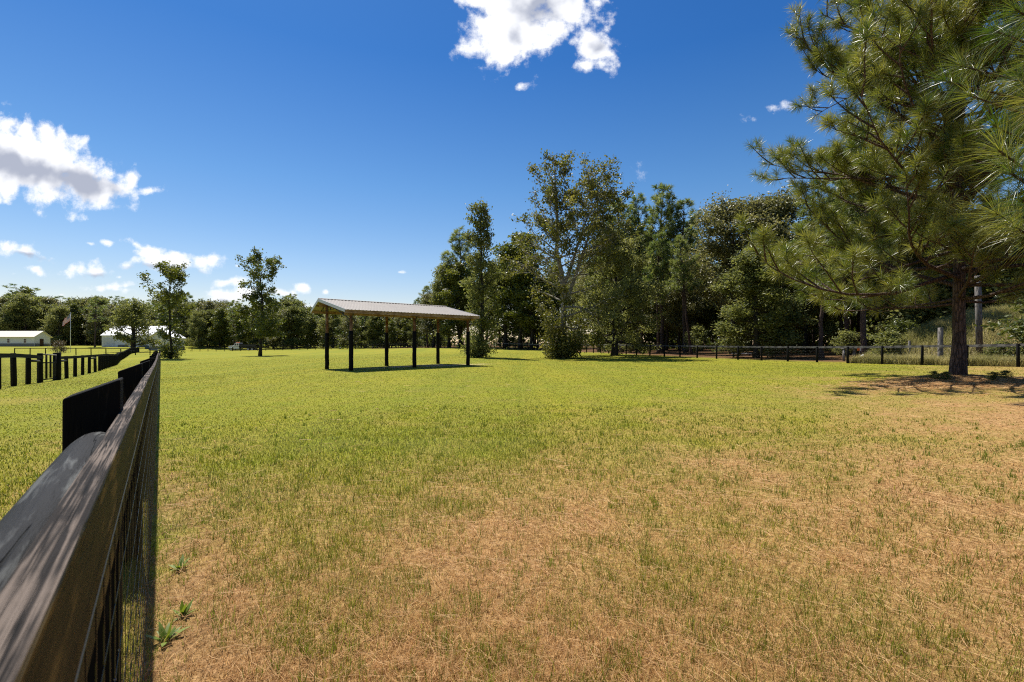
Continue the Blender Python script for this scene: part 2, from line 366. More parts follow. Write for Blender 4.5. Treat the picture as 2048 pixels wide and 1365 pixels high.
M['leaf_olive'] = leaf_mat('olive_leaves', (.072, .085, .024), (.21, .205, .075), trans=.38)
M['leaf_shrub'] = leaf_mat('shrub_leaves', (.040, .065, .012), (.130, .150, .035), trans=.3)
M['leaf_pink'] = leaf_mat('pink_flowering_shrub', (.05, .075, .02), (.15, .10, .06), trans=.25)
M['grass'] = attr_mat('grass_blades', trans=.5)
M['weed'] = leaf_mat('weed_leaves', (.07, .12, .015), (.19, .25, .04), trans=.35)

# ------------------------------------------------------------------ terrain
CP = [(0, 0, 0), (0, 3, 0), (-2, 2, 0), (3, 3, 0), (-6, 9.6, -.10), (4, 8, .04), (-3, 14, -.02), (-8, 4, 0), (-10, 14, -.04), (0, -20, 0), (-30, -10, 0), (30, -10, .3),
      (-19.4, 19, 0), (-33, 40, -.3), (-47, 60, -.52), (-64, 81, -.42), (-95, 125, .35), (-104, 137, .45), (-21, 30, -.28), (-42, 60, -.4), (-57, 80, -.2),
      (-60, 20, .0), (-90, 100, .15), (-130, 100, .3),
      (-94, 150, .75), (-59, 140, 1.05), (-29, 130, 1.5), (-11, 120, 1.6), (-48, 95, .05), (-30, 70, .05), (-15, 90, .65), (-12.5, 33.9, .11), (-9.85, 30.6, .13), (-5.8, 39.1, .27), (-3.2, 36.4, .26),
      (-3.8, 55, .5), (5.3, 55, .38), (12.2, 60, .70), (-6, 118, 1.5), (6.6, 97, 1.0), (15.1, 61, .62), (19.2, 52, .48), (24.6, 40, .36), (27.2, 31.7, .40), (28.5, 27, .47),
      (8, 25, .22), (15, 17, .36), (10, 10, .12), (20, 8, .4), (40, 20, .8), (40, 50, .9), (40, 90, 1.3),
      (-130, 160, 2.0), (-160, 160, 2.05), (-100, 160, 1.6), (-60, 190, 2.2), (0, 170, 2.4), (-150, 220, 2.8), (60, 150, 2.2), (100, 60, 1.5), (-200, 100, 1.2),
      (-300, 300, 4), (0, 300, 4), (300, 300, 4), (300, 0, 2), (-300, 0, 1), (0, -150, 0), (-300, -150, 0), (300, -150, 1), (-500, 600, 6), (500, 600, 6), (0, 600, 6)]
CP = np.array(CP, float)
def tps_k(d): return d
def tps_fit():
    n = len(CP); P = CP[:, :2] / 50.0
    d = np.linalg.norm(P[:, None] - P[None], axis=2)
    K = d * d * np.log(d + 1e-9) + np.eye(n) * .004
    A = np.zeros((n + 3, n + 3)); A[:n, :n] = K; A[:n, n] = 1; A[:n, n + 1:] = P; A[n, :n] = 1; A[n + 1:, :n] = P.T
    b = np.zeros(n + 3); b[:n] = CP[:, 2]
    return P, np.linalg.solve(A, b)
TP, TW = tps_fit()
PINE = (at(1915, 17.0), 17.0)
def gz(x, y):
    x = np.asarray(x, float); y = np.asarray(y, float); sh = np.broadcast(x, y).shape
    q = np.stack([np.broadcast_to(x, sh).ravel(), np.broadcast_to(y, sh).ravel()], 1) / 50.0
    out = np.empty(len(q)); n = len(TP)
    for i in range(0, len(q), 20000):
        d = np.linalg.norm(q[i:i + 20000, None] - TP[None], axis=2)
        out[i:i + 20000] = (d * d * np.log(d + 1e-9)) @ TW[:n] + TW[n] + q[i:i + 20000] @ TW[n + 1:]
    xx = q[:, 0] * 50; yy = q[:, 1] * 50
    r2 = (xx - PINE[0]) ** 2 / 2.6 + (yy - PINE[1]) ** 2 / 2.0
    out += .22 * np.exp(-r2 / 1.3)
    return out.reshape(sh)
def g1(x, y): return float(gz(x, y))

# right boundary fence (the wood lies beyond it)
RF = np.array([(-12, 124), (-5.8, 118), (1.5, 107), (6.6, 96), (11.5, 76), (15.1, 62), (19.2, 52), (24.6, 40), (27.2, 32), (28.4, 27), (30.5, 18), (33, 6), (36, -10)], float)
def beyond_right(x, y):
    """how far right of the boundary fence (metres, + = in the wood)"""
    xf = np.interp(y, RF[::-1, 1], RF[::-1, 0]); v = (x - xf) * .8
    return np.where(y > 124, np.minimum((y - 128), 20.0), v)
def dryness(x, y):
    d = .93 - .075 * y + .060 * x
    d = np.where(x < -.70 * y - .1, .30 - .02 * y, d)
    d = d + (fbm(x * .35, y * .35, 5) - .5) * .8 + (fbm(x * 1.7, y * 1.7, 9) - .5) * .6
    st = np.exp(-((x + .70 * y - .25) / .35) ** 2) * np.clip(1.2 - y / 7, 0, 1) * .5
    return np.clip(d + st, .05, .97)
def straw(x, y):
    """rusty pine straw around the big pine and in the wood"""
    dx = (x - PINE[0] + .2) / 3.6; dy = (y - PINE[1] + .9) / 1.7
    a = np.exp(-(dx * dx + dy * dy) ** 1.5)
    b = np.clip(beyond_right(x, y) / 2.5, 0, 1) * (x > -40 + fbm(x * .1, y * .1, 2) * 10)
    st = np.exp(-((x + .70 * y - .12) / .22) ** 2) * np.clip(1.1 - y / 8, 0, 1) * .8 * (x > -.70 * y - .12)
    b = np.maximum(b, st)
    return np.clip(np.maximum(a * 1.1, b) + (fbm(x * .8, y * .8, 21) - .5) * .35 * (np.maximum(a, b) > .08), 0, 1)
def dirt(x, y):
    c, s = math.cos(R(40)), math.sin(R(40)); X = x + 6.0; Y = y - 36.0
    u = (X * c + Y * s) / 4.6; v = (-X * s + Y * c) / 1.9
    return np.exp(-(u * u + v * v) ** 2) * (fbm(x * .9, y * .9, 31) > .45)

def build_ground():
    def axis(lo, hi, mid, n, k):
        t = np.linspace(-1, 1, n); s = np.sinh(t * k) / np.sinh(k)
        return np.where(s < 0, mid + s * (mid - lo), mid + s * (hi - mid))
    xs = axis(-700, 700, 2, 340, 4.6); ys = axis(-200, 900, 14, 340, 4.9)
    X, Y = np.meshgrid(xs, ys); Z = gz(X, Y)
    V = np.stack([X, Y, Z], -1).reshape(-1, 3); n = len(xs)
    i = (np.arange(len(ys) - 1)[:, None] * n + np.arange(n - 1)[None]).ravel()
    Q = np.stack([i, i + 1, i + n + 1, i + n], 1)
    x, y = V[:, 0], V[:, 1]
    m, N, L = new_mat('pasture')
    def attr(k):
        a = N.new('ShaderNodeAttribute'); a.attribute_name = k; return a.outputs['Fac']
    tc = N.new('ShaderNodeTexCoord')
    def noise(sc, det, st=(1, 1, 1), rot=0):
        mp = N.new('ShaderNodeMapping'); mp.inputs['Scale'].default_value = st; mp.inputs['Rotation'].default_value = (0, 0, rot); L.new(tc.outputs['Object'], mp.inputs[0])
        k = N.new('ShaderNodeTexNoise'); k.inputs['Scale'].default_value = sc; k.inputs['Detail'].default_value = det; k.inputs['Roughness'].default_value = .65; L.new(mp.outputs[0], k.inputs['Vector']); return k.outputs[0]
    nf = noise(22, 8); nm = noise(1.1, 6); nb = noise(.12, 4); mow = noise(.55, 2, (1, .05, 1), R(-52))
    green = ramp(N, L, nf, [(.28, (.10, .115, .010)), (.5, (.205, .208, .016)), (.74, (.31, .295, .04))])
    big = ramp(N, L, nb, [(.3, (.82, .92, .9)), (.7, (1.1, 1.02, 1.0))])
    def mul(a, b, f=1.0):
        k = N.new('ShaderNodeMix'); k.data_type = 'RGBA'; k.blend_type = 'MULTIPLY'; k.inputs[0].default_value = f; L.new(a, k.inputs[6]); L.new(b, k.inputs[7]); return k.outputs[2]
    def mix(f, a, b):
        k = N.new('ShaderNodeMix'); k.data_type = 'RGBA'; L.new(f, k.inputs[0]); L.new(a, k.inputs[6]); L.new(b, k.inputs[7]); return k.outputs[2]
    green = mul(green, big); green = mul(green, ramp(N, L, mow, [(.38, (.86, .92, .9)), (.62, (1.07, 1.04, 1.0))]))
    tan = ramp(N, L, nf, [(.28, (.08, .044, .018)), (.48, (.29, .165, .068)), (.72, (.53, .34, .165))])
    rust = ramp(N, L, nf, [(.28, (.04, .02, .010)), (.5, (.105, .055, .027)), (.74, (.22, .125, .062))])
    sand = ramp(N, L, nf, [(.3, (.30, .22, .14)), (.7, (.50, .40, .28))])
    def jit(f, amt=.5):
        a = N.new('ShaderNodeMath'); a.operation = 'SUBTRACT'; L.new(nm, a.inputs[0]); a.inputs[1].default_value = .5
        b = N.new('ShaderNodeMath'); b.operation = 'MULTIPLY_ADD'; b.use_clamp = True; L.new(a.outputs[0], b.inputs[0]); b.inputs[1].default_value = amt; L.new(f, b.inputs[2]); return b.outputs[0]
    c = mix(jit(attr('dry')), green, tan); c = mix(jit(attr('straw'), .25), c, rust); c = mix(attr('dirt'), c, sand)
    p = N.new('ShaderNodeBsdfPrincipled'); L.new(c, p.inputs['Base Color']); p.inputs['Roughness'].default_value = .95; p.inputs['Specular IOR Level'].default_value = .1
    b = N.new('ShaderNodeBump'); b.inputs['Strength'].default_value = .7; b.inputs['Distance'].default_value = .05; L.new(nf, b.inputs['Height']); L.new(b.outputs[0], p.inputs['Normal'])
    o = N.new('ShaderNodeOutputMaterial'); L.new(p.outputs[0], o.inputs[0])
    me = np_mesh('ground', V, [Q], m, {'dry': dryness(x, y), 'straw': straw(x, y), 'dirt': dirt(x, y)}, smooth=True)
    tag(link('ground', me), kind='structure')
build_ground()

# ------------------------------------------------------------------ grass
def rand_dirs(rng, n):
    v = rng.normal(size=(n, 3)); return v / np.linalg.norm(v, axis=1)[:, None]
def blades(x, y, h, w, lean, rng, col):
    n = len(x); z = gz(x, y) - .005
    a = rng.uniform(0, 2 * np.pi, n); la = rng.uniform(0, 2 * np.pi, n)
    side = np.stack([np.cos(a), np.sin(a), np.zeros(n)], 1) * (w / 2)[:, None]
    root = np.stack([x, y, z], 1)
    ld = np.stack([np.cos(la), np.sin(la), np.zeros(n)], 1)
    up = np.array([0, 0, 1.])
    mid = root + up * (h * .55)[:, None] + ld * (h * lean * .3)[:, None]
    tip = root + up * (h * np.sqrt(np.clip(1 - lean * lean * .7, .05, 1)))[:, None] + ld * (h * lean)[:, None]
    V = np.stack([root - side, root + side, mid + side * .8, mid - side * .8, tip], 1).reshape(-1, 3)
    i = np.arange(n)[:, None] * 5
    return V, i + np.array([[0, 1, 2, 3]]), i + np.array([[3, 2, 4]]), np.repeat(col, 5, 0)
def build_grass():
    rng = np.random.default_rng(11)
    n = 900000
    # density falls with distance: r = r0 * exp(..) style sampling
    r = 1.7 * (95 / 1.7) ** (rng.uniform(0, 1, n) ** .95); r = np.where(r > 25, np.minimum(r, 95), r)
    th = rng.uniform(R(-58), R(58), n)
    x = r * np.sin(th); y = r * np.cos(th)
    px = 1024 + F * x / y
    ok = (px > -260) & (px < 2320) & (beyond_right(x, y) < .3)
    x, y, r = x[ok], y[ok], r[ok]
    d = dryness(x, y); s = straw(x, y); cl = fbm(x * 2.3, y * 2.3, 3); cl2 = fbm(x * 9, y * 9, 13)
    # under the pine and on the shed floor hardly any grass
    keep = (rng.uniform(0, 1, len(x)) > s * .92) & (rng.uniform(0, 1, len(x)) > dirt(x, y) * .9)
    x, y, r, d, cl, cl2 = [k[keep] for k in (x, y, r, d, cl, cl2)]
    n = len(x); u = rng.uniform(0, 1, n)
    isgreen = u > d * 1.02 - (cl2 - .5) * 1.1
    thin = (~isgreen) | (rng.uniform(0, 1, n) < 1)
    x, y, r, d, cl, isgreen = [k[thin] for k in (x, y, r, d, cl, isgreen)]
    n = len(x); u = rng.uniform(0, 1, (n, 1)); q = rng.uniform(.75, 1.2, (n, 1))
    near = np.clip(1 - (r[:, None] - 3) / 14, 0, 1)
    green = ((1 - u) * np.array([[.120, .155, .010]]) + u * np.array([[.345, .320, .030]])) * q
    green = green * (1 - .25 * near * (1 - u))
    brown = ((1 - u) * np.array([[.27, .145, .043]]) + u * np.array([[.78, .495, .205]])) * q
    col = np.where(isgreen[:, None], green, brown)
    mow = fbm((x * .79 + y * .61) * .55, (x * -.61 + y * .79) * .03, 51, 2); pat = fbm(x * .22, y * .22, 52, 3); fine = fbm(x * 1.3, y * 1.3, 53, 3)
    tone = .92 * (.72 + .22 * mow + .32 * pat + .22 * fine); col = col * tone[:, None]
    pal = np.clip((fbm(x * .5, y * .5, 55, 3) - .55) * 5, 0, 1) * isgreen * .35; col = col * (1 - pal[:, None]) + np.array([[.33, .33, .11]]) * tone[:, None] * pal[:, None]
    h = np.where(isgreen, rng.gamma(4, .014, n) + .012, rng.gamma(3, .011, n) + .006) * (.7 + .7 * cl)
    tall = (rng.uniform(0, 1, n) < .03) & isgreen; h = np.where(tall, h * 1.9, h)
    h = np.minimum(h, .17) * np.clip(1.08 - r / 20, .36, 1)
    w = np.where(isgreen, .0034, .0026) * rng.uniform(.7, 1.5, n) * np.clip(r / 4.2, .8, 14)
    lean = np.where(isgreen, rng.uniform(.15, .75, n) + np.clip(r / 40, 0, .5), rng.uniform(.6, 1.15, n))
    V, q4, t3, c = blades(x, y, h, w, lean, rng, col)
    tag(link('grass', np_mesh('grass', V, [q4, t3], M['grass'], {'col': c})), 'short mown pasture grass, green far off and straw brown close by', 'grass', kind='stuff')
    # darker upright tufts close by
    m = 1900; r = 1.8 * (13 / 1.8) ** rng.uniform(0, 1, m); th = rng.uniform(R(-50), R(50), m); x = r * np.sin(th); y = r * np.cos(th)
    k = rng.integers(5, 16, m); x = np.repeat(x, k); y = np.repeat(y, k); r = np.repeat(r, k); hs_ = np.repeat(rng.uniform(.05, .12, m), k); n = len(x)
    x = x + rng.normal(0, .02, n); y = y + rng.normal(0, .02, n); u = rng.uniform(0, 1, (n, 1))
    V, q4, t3, c = blades(x, y, hs_ * rng.uniform(.5, 1.1, n), .0032 * rng.uniform(.8, 1.4, n) * np.clip(r / 4.2, .8, 3), rng.uniform(.05, .6, n), rng, (1 - u) * np.array([[.09, .14, .010]]) + u * np.array([[.25, .29, .028]]))
    tag(link('grass_tufts', np_mesh('grass_tufts', V, [q4, t3], M['grass'], {'col': c})), 'darker green upright grass tufts in the dry foreground', 'grass', kind='stuff')
    # fallen straw: long tan needles lying on the ground
    n = 26000
    r = 1.7 * (24 / 1.7) ** (rng.uniform(0, 1, n) ** 1.0); th = rng.uniform(R(-58), R(58), n)
    x = r * np.sin(th); y = r * np.cos(th)
    # around the pine
    k = 14000; x = np.concatenate([x, PINE[0] - .6 + rng.normal(0, 3.0, k)]); y = np.concatenate([y, PINE[1] - .6 + rng.normal(0, 1.3, k)])
    d = dryness(x, y); s = straw(x, y)
    ok = rng.uniform(0, 1, len(x)) < np.maximum(np.clip(d * 1.4 - .45, .02, 1), s); ok &= (x > -.70 * y - .05)
    x, y, s = x[ok], y[ok], s[ok]; n = len(x); r = np.hypot(x, y)
    a = rng.uniform(0, 2 * np.pi, n); Ln = rng.uniform(.07, .26, n); z = gz(x, y)
    dv = np.stack([np.cos(a), np.sin(a), rng.normal(0, .07, n)], 1); sd = np.stack([-np.sin(a), np.cos(a), np.zeros(n)], 1)
    c0 = np.stack([x, y, z + .012 + rng.uniform(0, .03, n)], 1); w = .0009 * np.clip(r / 3.0, 1, 6)
    bend = sd * (rng.normal(0, .12, n) * Ln)[:, None]
    P0 = c0 - dv * (Ln / 2)[:, None] + bend; P1 = c0; P2 = c0 + dv * (Ln / 2)[:, None] + bend
    wv = sd * w[:, None]; wv[:, 2] += w * .6
    V = np.stack([P0 - wv, P0 + wv, P1 - wv, P1 + wv, P2 - wv, P2 + wv], 1).reshape(-1, 3)
    i = np.arange(n)[:, None] * 6
    Q = np.concatenate([i + np.array([[0, 1, 3, 2]]), i + np.array([[2, 3, 5, 4]])])
    u = rng.uniform(0, 1, (n, 1)); col = (1 - u) * np.array([[.36, .18, .06]]) + u * np.array([[.74, .50, .24]])
    tag(link('pine_straw', np_mesh('pine_straw', V, [Q], M['grass'], {'col': np.repeat(col, 6, 0)})), 'fallen tan pine needles scattered over the dry ground', 'pine straw', kind='stuff')
build_grass()

# ------------------------------------------------------------------ trees
def diamonds(C, size, rng, up=.35, tint=None, asp=.62):
    """one small pointed leaf face per centre"""
    n = len(C); nrm = rand_dirs(rng, n); nrm[:, 2] += up; nrm /= np.linalg.norm(nrm, axis=1)[:, None]
    t = np.cross(nrm, rand_dirs(rng, n)); t /= np.linalg.norm(t, axis=1)[:, None] + 1e-9; b = np.cross(nrm, t)
    s = np.broadcast_to(size, (n,)) * rng.uniform(.6, 1.3, n)
    a = t * (s / 2)[:, None]; bb = b * (s * asp / 2)[:, None]
    V = np.stack([C - a, C + bb - nrm * (s * .08)[:, None], C + a, C - bb - nrm * (s * .08)[:, None]], 1).reshape(-1, 3)
    Q = np.arange(n)[:, None] * 4 + np.array([[0, 1, 2, 3]])
    return V, Q, np.repeat(tint if tint is not None else rng.uniform(0, .8, n), 4)

def grow_curve(p0, d0, L, nseg, rng, lift=.0, wob=.12):
    P = [np.array(p0, float)]; d = np.array(d0, float); d /= np.linalg.norm(d)
    for k in range(nseg):
        d = d + rng.normal(0, wob, 3) + np.array([0, 0, lift / nseg]); d /= np.linalg.norm(d)
        P.append(P[-1] + d * L / nseg)
    return np.array(P)

def broadleaf_meshes(name, seed, H, prof, r0, nlimb, leaf, nleaf, mleaf, mbark, t0=.2, e0=15, e1=62, sig=.35, subs=6, fork=0, twigs=0, lean=(0, 0), offset=None, cl_var=.5, side=None, bush=None, trunk_top=.93):
    """crown mesh of leaf faces and a trunk mesh with limbs; prof = [(height fraction, radius m)...]"""
    rng = np.random.default_rng(seed); B = MB()
    pt = [p[0] for p in prof]; pr = [p[1] for p in prof]
    rad = lambda t: float(np.interp(t, pt, pr))
    nz = 12; tz = np.linspace(0, trunk_top, nz)
    wob = np.cumsum(rng.normal(0, .012 * H, (nz, 2)), 0) * .5; wob[0] = 0
    if offset: wob += np.stack([np.interp(tz, [o[0] for o in offset], [o[1] for o in offset]), np.zeros(nz)], 1)
    TP_ = np.stack([wob[:, 0] + lean[0] * tz * H, wob[:, 1] + lean[1] * tz * H, tz * H], 1); TP_[0, 2] = -.3
    tr = r0 * (1 - tz / trunk_top) ** .8 + .012 * H / 12; tr[0] *= 1.35
    B.tube(TP_, tr, 8)
    leaders = [(TP_, tr, t0)]
    for k in range(fork):
        i = int(nz * (.27 + .1 * k)); az = rng.uniform(0, 6.28) if k else 0.2
        d = np.array([math.cos(az) * .42, math.sin(az) * .42, 1]); P = grow_curve(TP_[i], d, H * (.62 - .12 * k), 9, rng, .25, .06)
        rr = np.linspace(tr[i] * .75, .02, 10); B.tube(P, rr, 7); leaders.append((P, rr, .25))
    anchors = []; ws = []
    for li, (P, rr, ts) in enumerate(leaders):
        nl = nlimb if li == 0 else nlimb // 2
        az0 = rng.uniform(0, 6.28)
        for k in range(nl):
            f = ts + (1 - ts) * ((k + rng.uniform(0, .9)) / nl) if li == 0 else ts + (1 - ts) * (k + .5) / nl
            f = min(f, .995); idx = f * (len(P) - 1) if li else np.interp(f, tz / trunk_top, np.arange(nz))
            i = int(idx); fr = idx - i; i2 = min(i + 1, len(P) - 1); p0 = P[i] * (1 - fr) + P[i2] * fr
            t = p0[2] / H; az = az0 + k * 2.4 + rng.normal(0, .35)
            L = rad(t) * rng.uniform(.7, 1.15)
            if side is not None: L *= 1 + side * math.cos(az)
            if L < .25: L = .25
            e = R(e0 + (e1 - e0) * t + rng.normal(0, 8))
            d = np.array([math.cos(az) * math.cos(e), math.sin(az) * math.cos(e), math.sin(e)])
            Q = grow_curve(p0, d, L, 6, rng, .25, .13)
            rb = max(.012, rr[i] * .42); B.tube(Q, np.linspace(rb, .008, 7), 5, cap=False)
            nsub = max(2, int(subs * min(1.3, L / (max(pr) * .6))))
            for j in range(nsub):
                s = .3 + .7 * (j + rng.uniform(0, .8)) / nsub; q = min(s * 6, 5.99); a = int(q); b0 = Q[a] * (1 - q + a) + Q[a + 1] * (q - a)
                dd = (Q[a + 1] - Q[a]); dd /= np.linalg.norm(dd); dd = dd * .7 + rng.normal(0, .55, 3) + np.array([0, 0, .12])
                SL = L * rng.uniform(.22, .42) * (1.15 - s * .4) + .15
                S = grow_curve(b0, dd, SL, 3, rng, .1, .15); B.tube(S, np.linspace(rb * .4, .006, 4), 3, cap=False)
                for kk in (1, 2, 3): anchors.append(S[kk]); ws.append(1.0)
            for kk in (4, 5, 6): anchors.append(Q[kk]); ws.append(.8)
            for j in range(twigs):
                S = grow_curve(Q[5], rng.normal(0, .5, 3) + np.array([math.cos(az) * .5, math.sin(az) * .5, .9]), L * .35 + .5, 4, rng, 0, .12); B.tube(S, np.linspace(.014, .004, 5), 3, cap=False)
    A = np.array(anchors); ws = np.array(ws) * rng.gamma(1.0 / cl_var, cl_var, len(A))
    cnt = rng.multinomial(nleaf, ws / ws.sum()); idx = np.repeat(np.arange(len(A)), cnt)
    C = A[idx] + rng.normal(0, 1, (len(idx), 3)) * np.array([sig, sig, sig * .7])
    tb = np.clip(rng.normal(.38, .16, len(A)), 0, .8)[idx] + rng.normal(0, .12, len(idx))
    V, Q, t = diamonds(C, leaf, rng, tint=tb)
    parts = {'trunk': B.mesh(name + '_trunk', M[mbark], smooth=True), 'crown': np_mesh(name + '_crown', V, [Q], M[mleaf], {'tint': t})}
    if bush:
        br, bh, nb = bush
        B2 = MB(); anc = []
        for k in range(26):
            az = rng.uniform(0, 6.28); e = R(rng.uniform(25, 85)); d = [math.cos(az) * math.cos(e), math.sin(az) * math.cos(e), math.sin(e)]
            L = math.hypot(br * math.cos(e), bh * math.sin(e)) * rng.uniform(.6, 1.1); S = grow_curve((0, 0, 0), d, L, 5, rng, .1, .1)
            B2.tube(S, np.linspace(.03, .006, 6), 3, cap=False); anc += [S[2], S[3], S[4], S[5]]
        anc = np.array(anc); C = anc[rng.integers(0, len(anc), nb)] + rng.normal(0, 1, (nb, 3)) * .22 * br; C[:, 2] = np.abs(C[:, 2]) + .03
        V2, Q2, t2 = diamonds(C, leaf * .9, rng); ns = B2.n
        Vs = np.concatenate([np.concatenate(B2.v), V2])
        qs = np.array(B2.f[(4, 0)]); me = np_mesh(name + '_shoots', Vs, [qs, Q2 + ns], [M[mleaf], M[mbark]], {'tint': np.concatenate([np.full(ns, .2), t2])}, mat_idx=np.concatenate([np.ones(len(qs)), np.zeros(len(Q2))]))
        parts['base_shoots'] = me
    return parts, H

def needle_tufts(P, D, L, rng, n=60, w=.004, droop=.26, stem=.28, spread=(25, 95), tint=None):
    """bottle-brush of thin needles at every twig end P pointing along D"""
    m = len(P); D = D / (np.linalg.norm(D, axis=1)[:, None] + 1e-9)
    idx = np.repeat(np.arange(m), n); N_ = len(idx); d = D[idx]
    r = rand_dirs(rng, N_); sd = np.cross(d, r); sd /= np.linalg.norm(sd, axis=1)[:, None] + 1e-9
    s = rng.uniform(0, 1, N_); ang = np.radians(spread[1] + (spread[0] - spread[1]) * s + rng.normal(0, 9, N_))
    base = P[idx] - d * (stem * (1 - s))[:, None]
    nd = d * np.cos(ang)[:, None] + sd * np.sin(ang)[:, None]
    Ls = np.broadcast_to(L, (m,))[idx] * rng.uniform(.75, 1.1, N_)
    mid = base + nd * (Ls * .5)[:, None]
    nd2 = nd + np.array([0, 0, -droop]) * rng.uniform(.4, 1.3, N_)[:, None]; nd2 /= np.linalg.norm(nd2, axis=1)[:, None]
    tip = mid + nd2 * (Ls * .5)[:, None]
    wv = np.cross(nd, rand_dirs(rng, N_)); wv /= np.linalg.norm(wv, axis=1)[:, None] + 1e-9; wv *= w / 2
    V = np.stack([base - wv, base + wv, mid + wv, mid - wv, tip], 1).reshape(-1, 3)
    i = np.arange(N_)[:, None] * 5
    t = (np.clip(rng.normal(.4, .27, m), 0, 1) if tint is None else tint)[idx] + rng.normal(0, .12, N_)
    return V, i + np.array([[0, 1, 2, 3]]), i + np.array([[3, 2, 4]]), np.repeat(t, 5)

def pine_meshes(name, seed, H, prof, r0, z0, whorl, nper, needle, npt, wid, mleaf='needle', step=.55, e_lo=-4, e_hi=48, max_tuft=None, tscale=1.0, wobble=.01, azr=None, extra=None, lift=.75):
    rng = np.random.default_rng(seed); B = MB(); LB = MB()
    pz = [p[0] for p in prof]; pr = [p[1] for p in prof]; rad = lambda z: float(np.interp(z, pz, pr))
    nz = 16; zz = np.linspace(0, H, nz); wob = np.cumsum(rng.normal(0, wobble * H, (nz, 2)), 0) * .35; wob[0] = 0
    TPp = np.stack([wob[:, 0], wob[:, 1], zz], 1); TPp[0, 2] = -.3
    tr = r0 * (1 - zz / H) ** .75 + .02; tr[0] *= 1.45
    TPd = np.stack([np.interp(np.linspace(0, 1, 40), np.linspace(0, 1, nz), TPp[:, k]) for k in range(3)], 1)
    B.tube(TPd, np.interp(np.linspace(0, 1, 40), np.linspace(0, 1, nz), tr), 12)
    tp = []; td = []
    z = z0; az0 = 0
    limbs = []
    while z < H - .25:
        k = nper if z < H * .85 else max(3, nper - 1)
        for j in range(k):
            az = az0 + j * 2 * math.pi / k + rng.normal(0, .25)
            if azr and not (azr[0] < (az % 6.283) < azr[1]): continue
            limbs.append((z + rng.normal(0, whorl * .2), az, rad(z) * rng.uniform(.55, 1.12), R(e_lo + (e_hi - e_lo) * (z / H) + rng.normal(0, 7))))
        az0 += .9; z += whorl * rng.uniform(.75, 1.25)
    for (z, az, L, e) in limbs:
        L = max(L, .4); z = min(max(z, .5), H - .1)
        p0 = np.array([np.interp(z, zz, TPp[:, 0]), np.interp(z, zz, TPp[:, 1]), z]); d = np.array([math.cos(az) * math.cos(e), math.sin(az) * math.cos(e), math.sin(e)])
        ns = 9; Q = grow_curve(p0, d, L, ns, rng, lift, .10)
        rb = max(.014, min(.5 * np.interp(z, zz, tr), .013 * L + .012)); LB.tube(Q, np.linspace(rb, .009, ns + 1), 6, cap=False)
        tp.append(Q[-1]); td.append(Q[-1] - Q[-2])
        nsub = max(1, int(L * .78 / step))
        for j in range(nsub):
            s = .25 + .73 * (j + rng.uniform(.1, .9)) / nsub; q = min(s * ns, ns - .01); a = int(q); b0 = Q[a] * (1 - q + a) + Q[a + 1] * (q - a)
            ax = Q[a + 1] - Q[a]; ax /= np.linalg.norm(ax); sdv = np.cross(ax, [0, 0, 1.]); sdv /= np.linalg.norm(sdv) + 1e-9
            sg = 1 if (j + int(rng.integers(0, 2))) % 2 else -1
            dd = ax * .75 + sdv * sg * rng.uniform(.4, 1.0) + np.array([0, 0, rng.uniform(-.15, .55)])
            SL = (L * .30 * (1.2 - s * .75) + .25) * rng.uniform(.7, 1.25); S = grow_curve(b0, dd, SL, 4, rng, .6, .12)
            LB.tube(S, np.linspace(rb * .45, .006, 5), 4, cap=False); tp.append(S[-1]); td.append(S[-1] - S[-2])
            nt = int(SL / (step * .8))
            for i in range(nt):
                c = S[min(1 + i, 3)]; dt = (S[-1] - S[-2]); dt /= np.linalg.norm(dt); dt = dt + rng.normal(0, .55, 3) + np.array([0, 0, .35])
                TL = rng.uniform(.25, .55) * tscale; T = grow_curve(c, dt, TL, 2, rng, .4, .1); LB.tube(T, [.008, .006, .004], 3, cap=False); tp.append(T[-1]); td.append(T[-1] - T[-2])
    if extra: extra(rng, LB, tp, td, zz, TPp)
    tp = np.array(tp); td = np.array(td)
    V, q4, t3, t = needle_tufts(tp, td, needle, rng, npt, wid)
    print(name, 'limbs', len(limbs), 'tufts', len(tp))
    return {'trunk': B.mesh(name + '_trunk', M['bark_pine'], smooth=True), 'limbs': LB.mesh(name + '_limbs', M['bark_pine'], smooth=True),
            'crown': np_mesh(name + '_crown', V, [q4, t3], M[mleaf], {'tint': t})}, H

TREE_N = [0]
def plant(kind, name, label, px, Y, top=None, group=None, rz=None, wide=1.0, X=None, cat='tree', sc=None, dz=0):
    parts, H = kind
    x = at(px, Y) if X is None else X; z = g1(x, Y) + dz
    s = sc if sc else (zat(top, Y) - z) / H
    t = thing(name, label, cat, (x, Y, z), 0, group)
    TREE_N[0] += 1; rr = (TREE_N[0] * 2.399) % 6.283 if rz is None else rz
    t.rotation_euler = (0, 0, rr); t.scale = (s * wide, s * wide, s)
    for k, me in parts.items(): link({'limbs': 'limb'}.get(k, k), me, t)
    return t

# --- the big longleaf pine
def big_pine():
    prof = [(2.0, 5.0), (3.4, 6.8), (5.2, 7.8), (7, 7.7), (9.3, 6.0), (12, 4.1), (13.4, 3.3), (16, 2.2), (18, .6)]
    kind = pine_meshes('longleaf_pine', 5, 18.0, prof, .170, 2.6, .50, 5, .38, 84, .0105, step=.46, wobble=.006, e_lo=-7, lift=.42)
    t = plant(kind, 'pine_tree', 'large longleaf pine with dark trunk on a rusty straw mound in the pasture', 1915, 17.0, sc=1.0, rz=R(75))
    return t
big_pine()

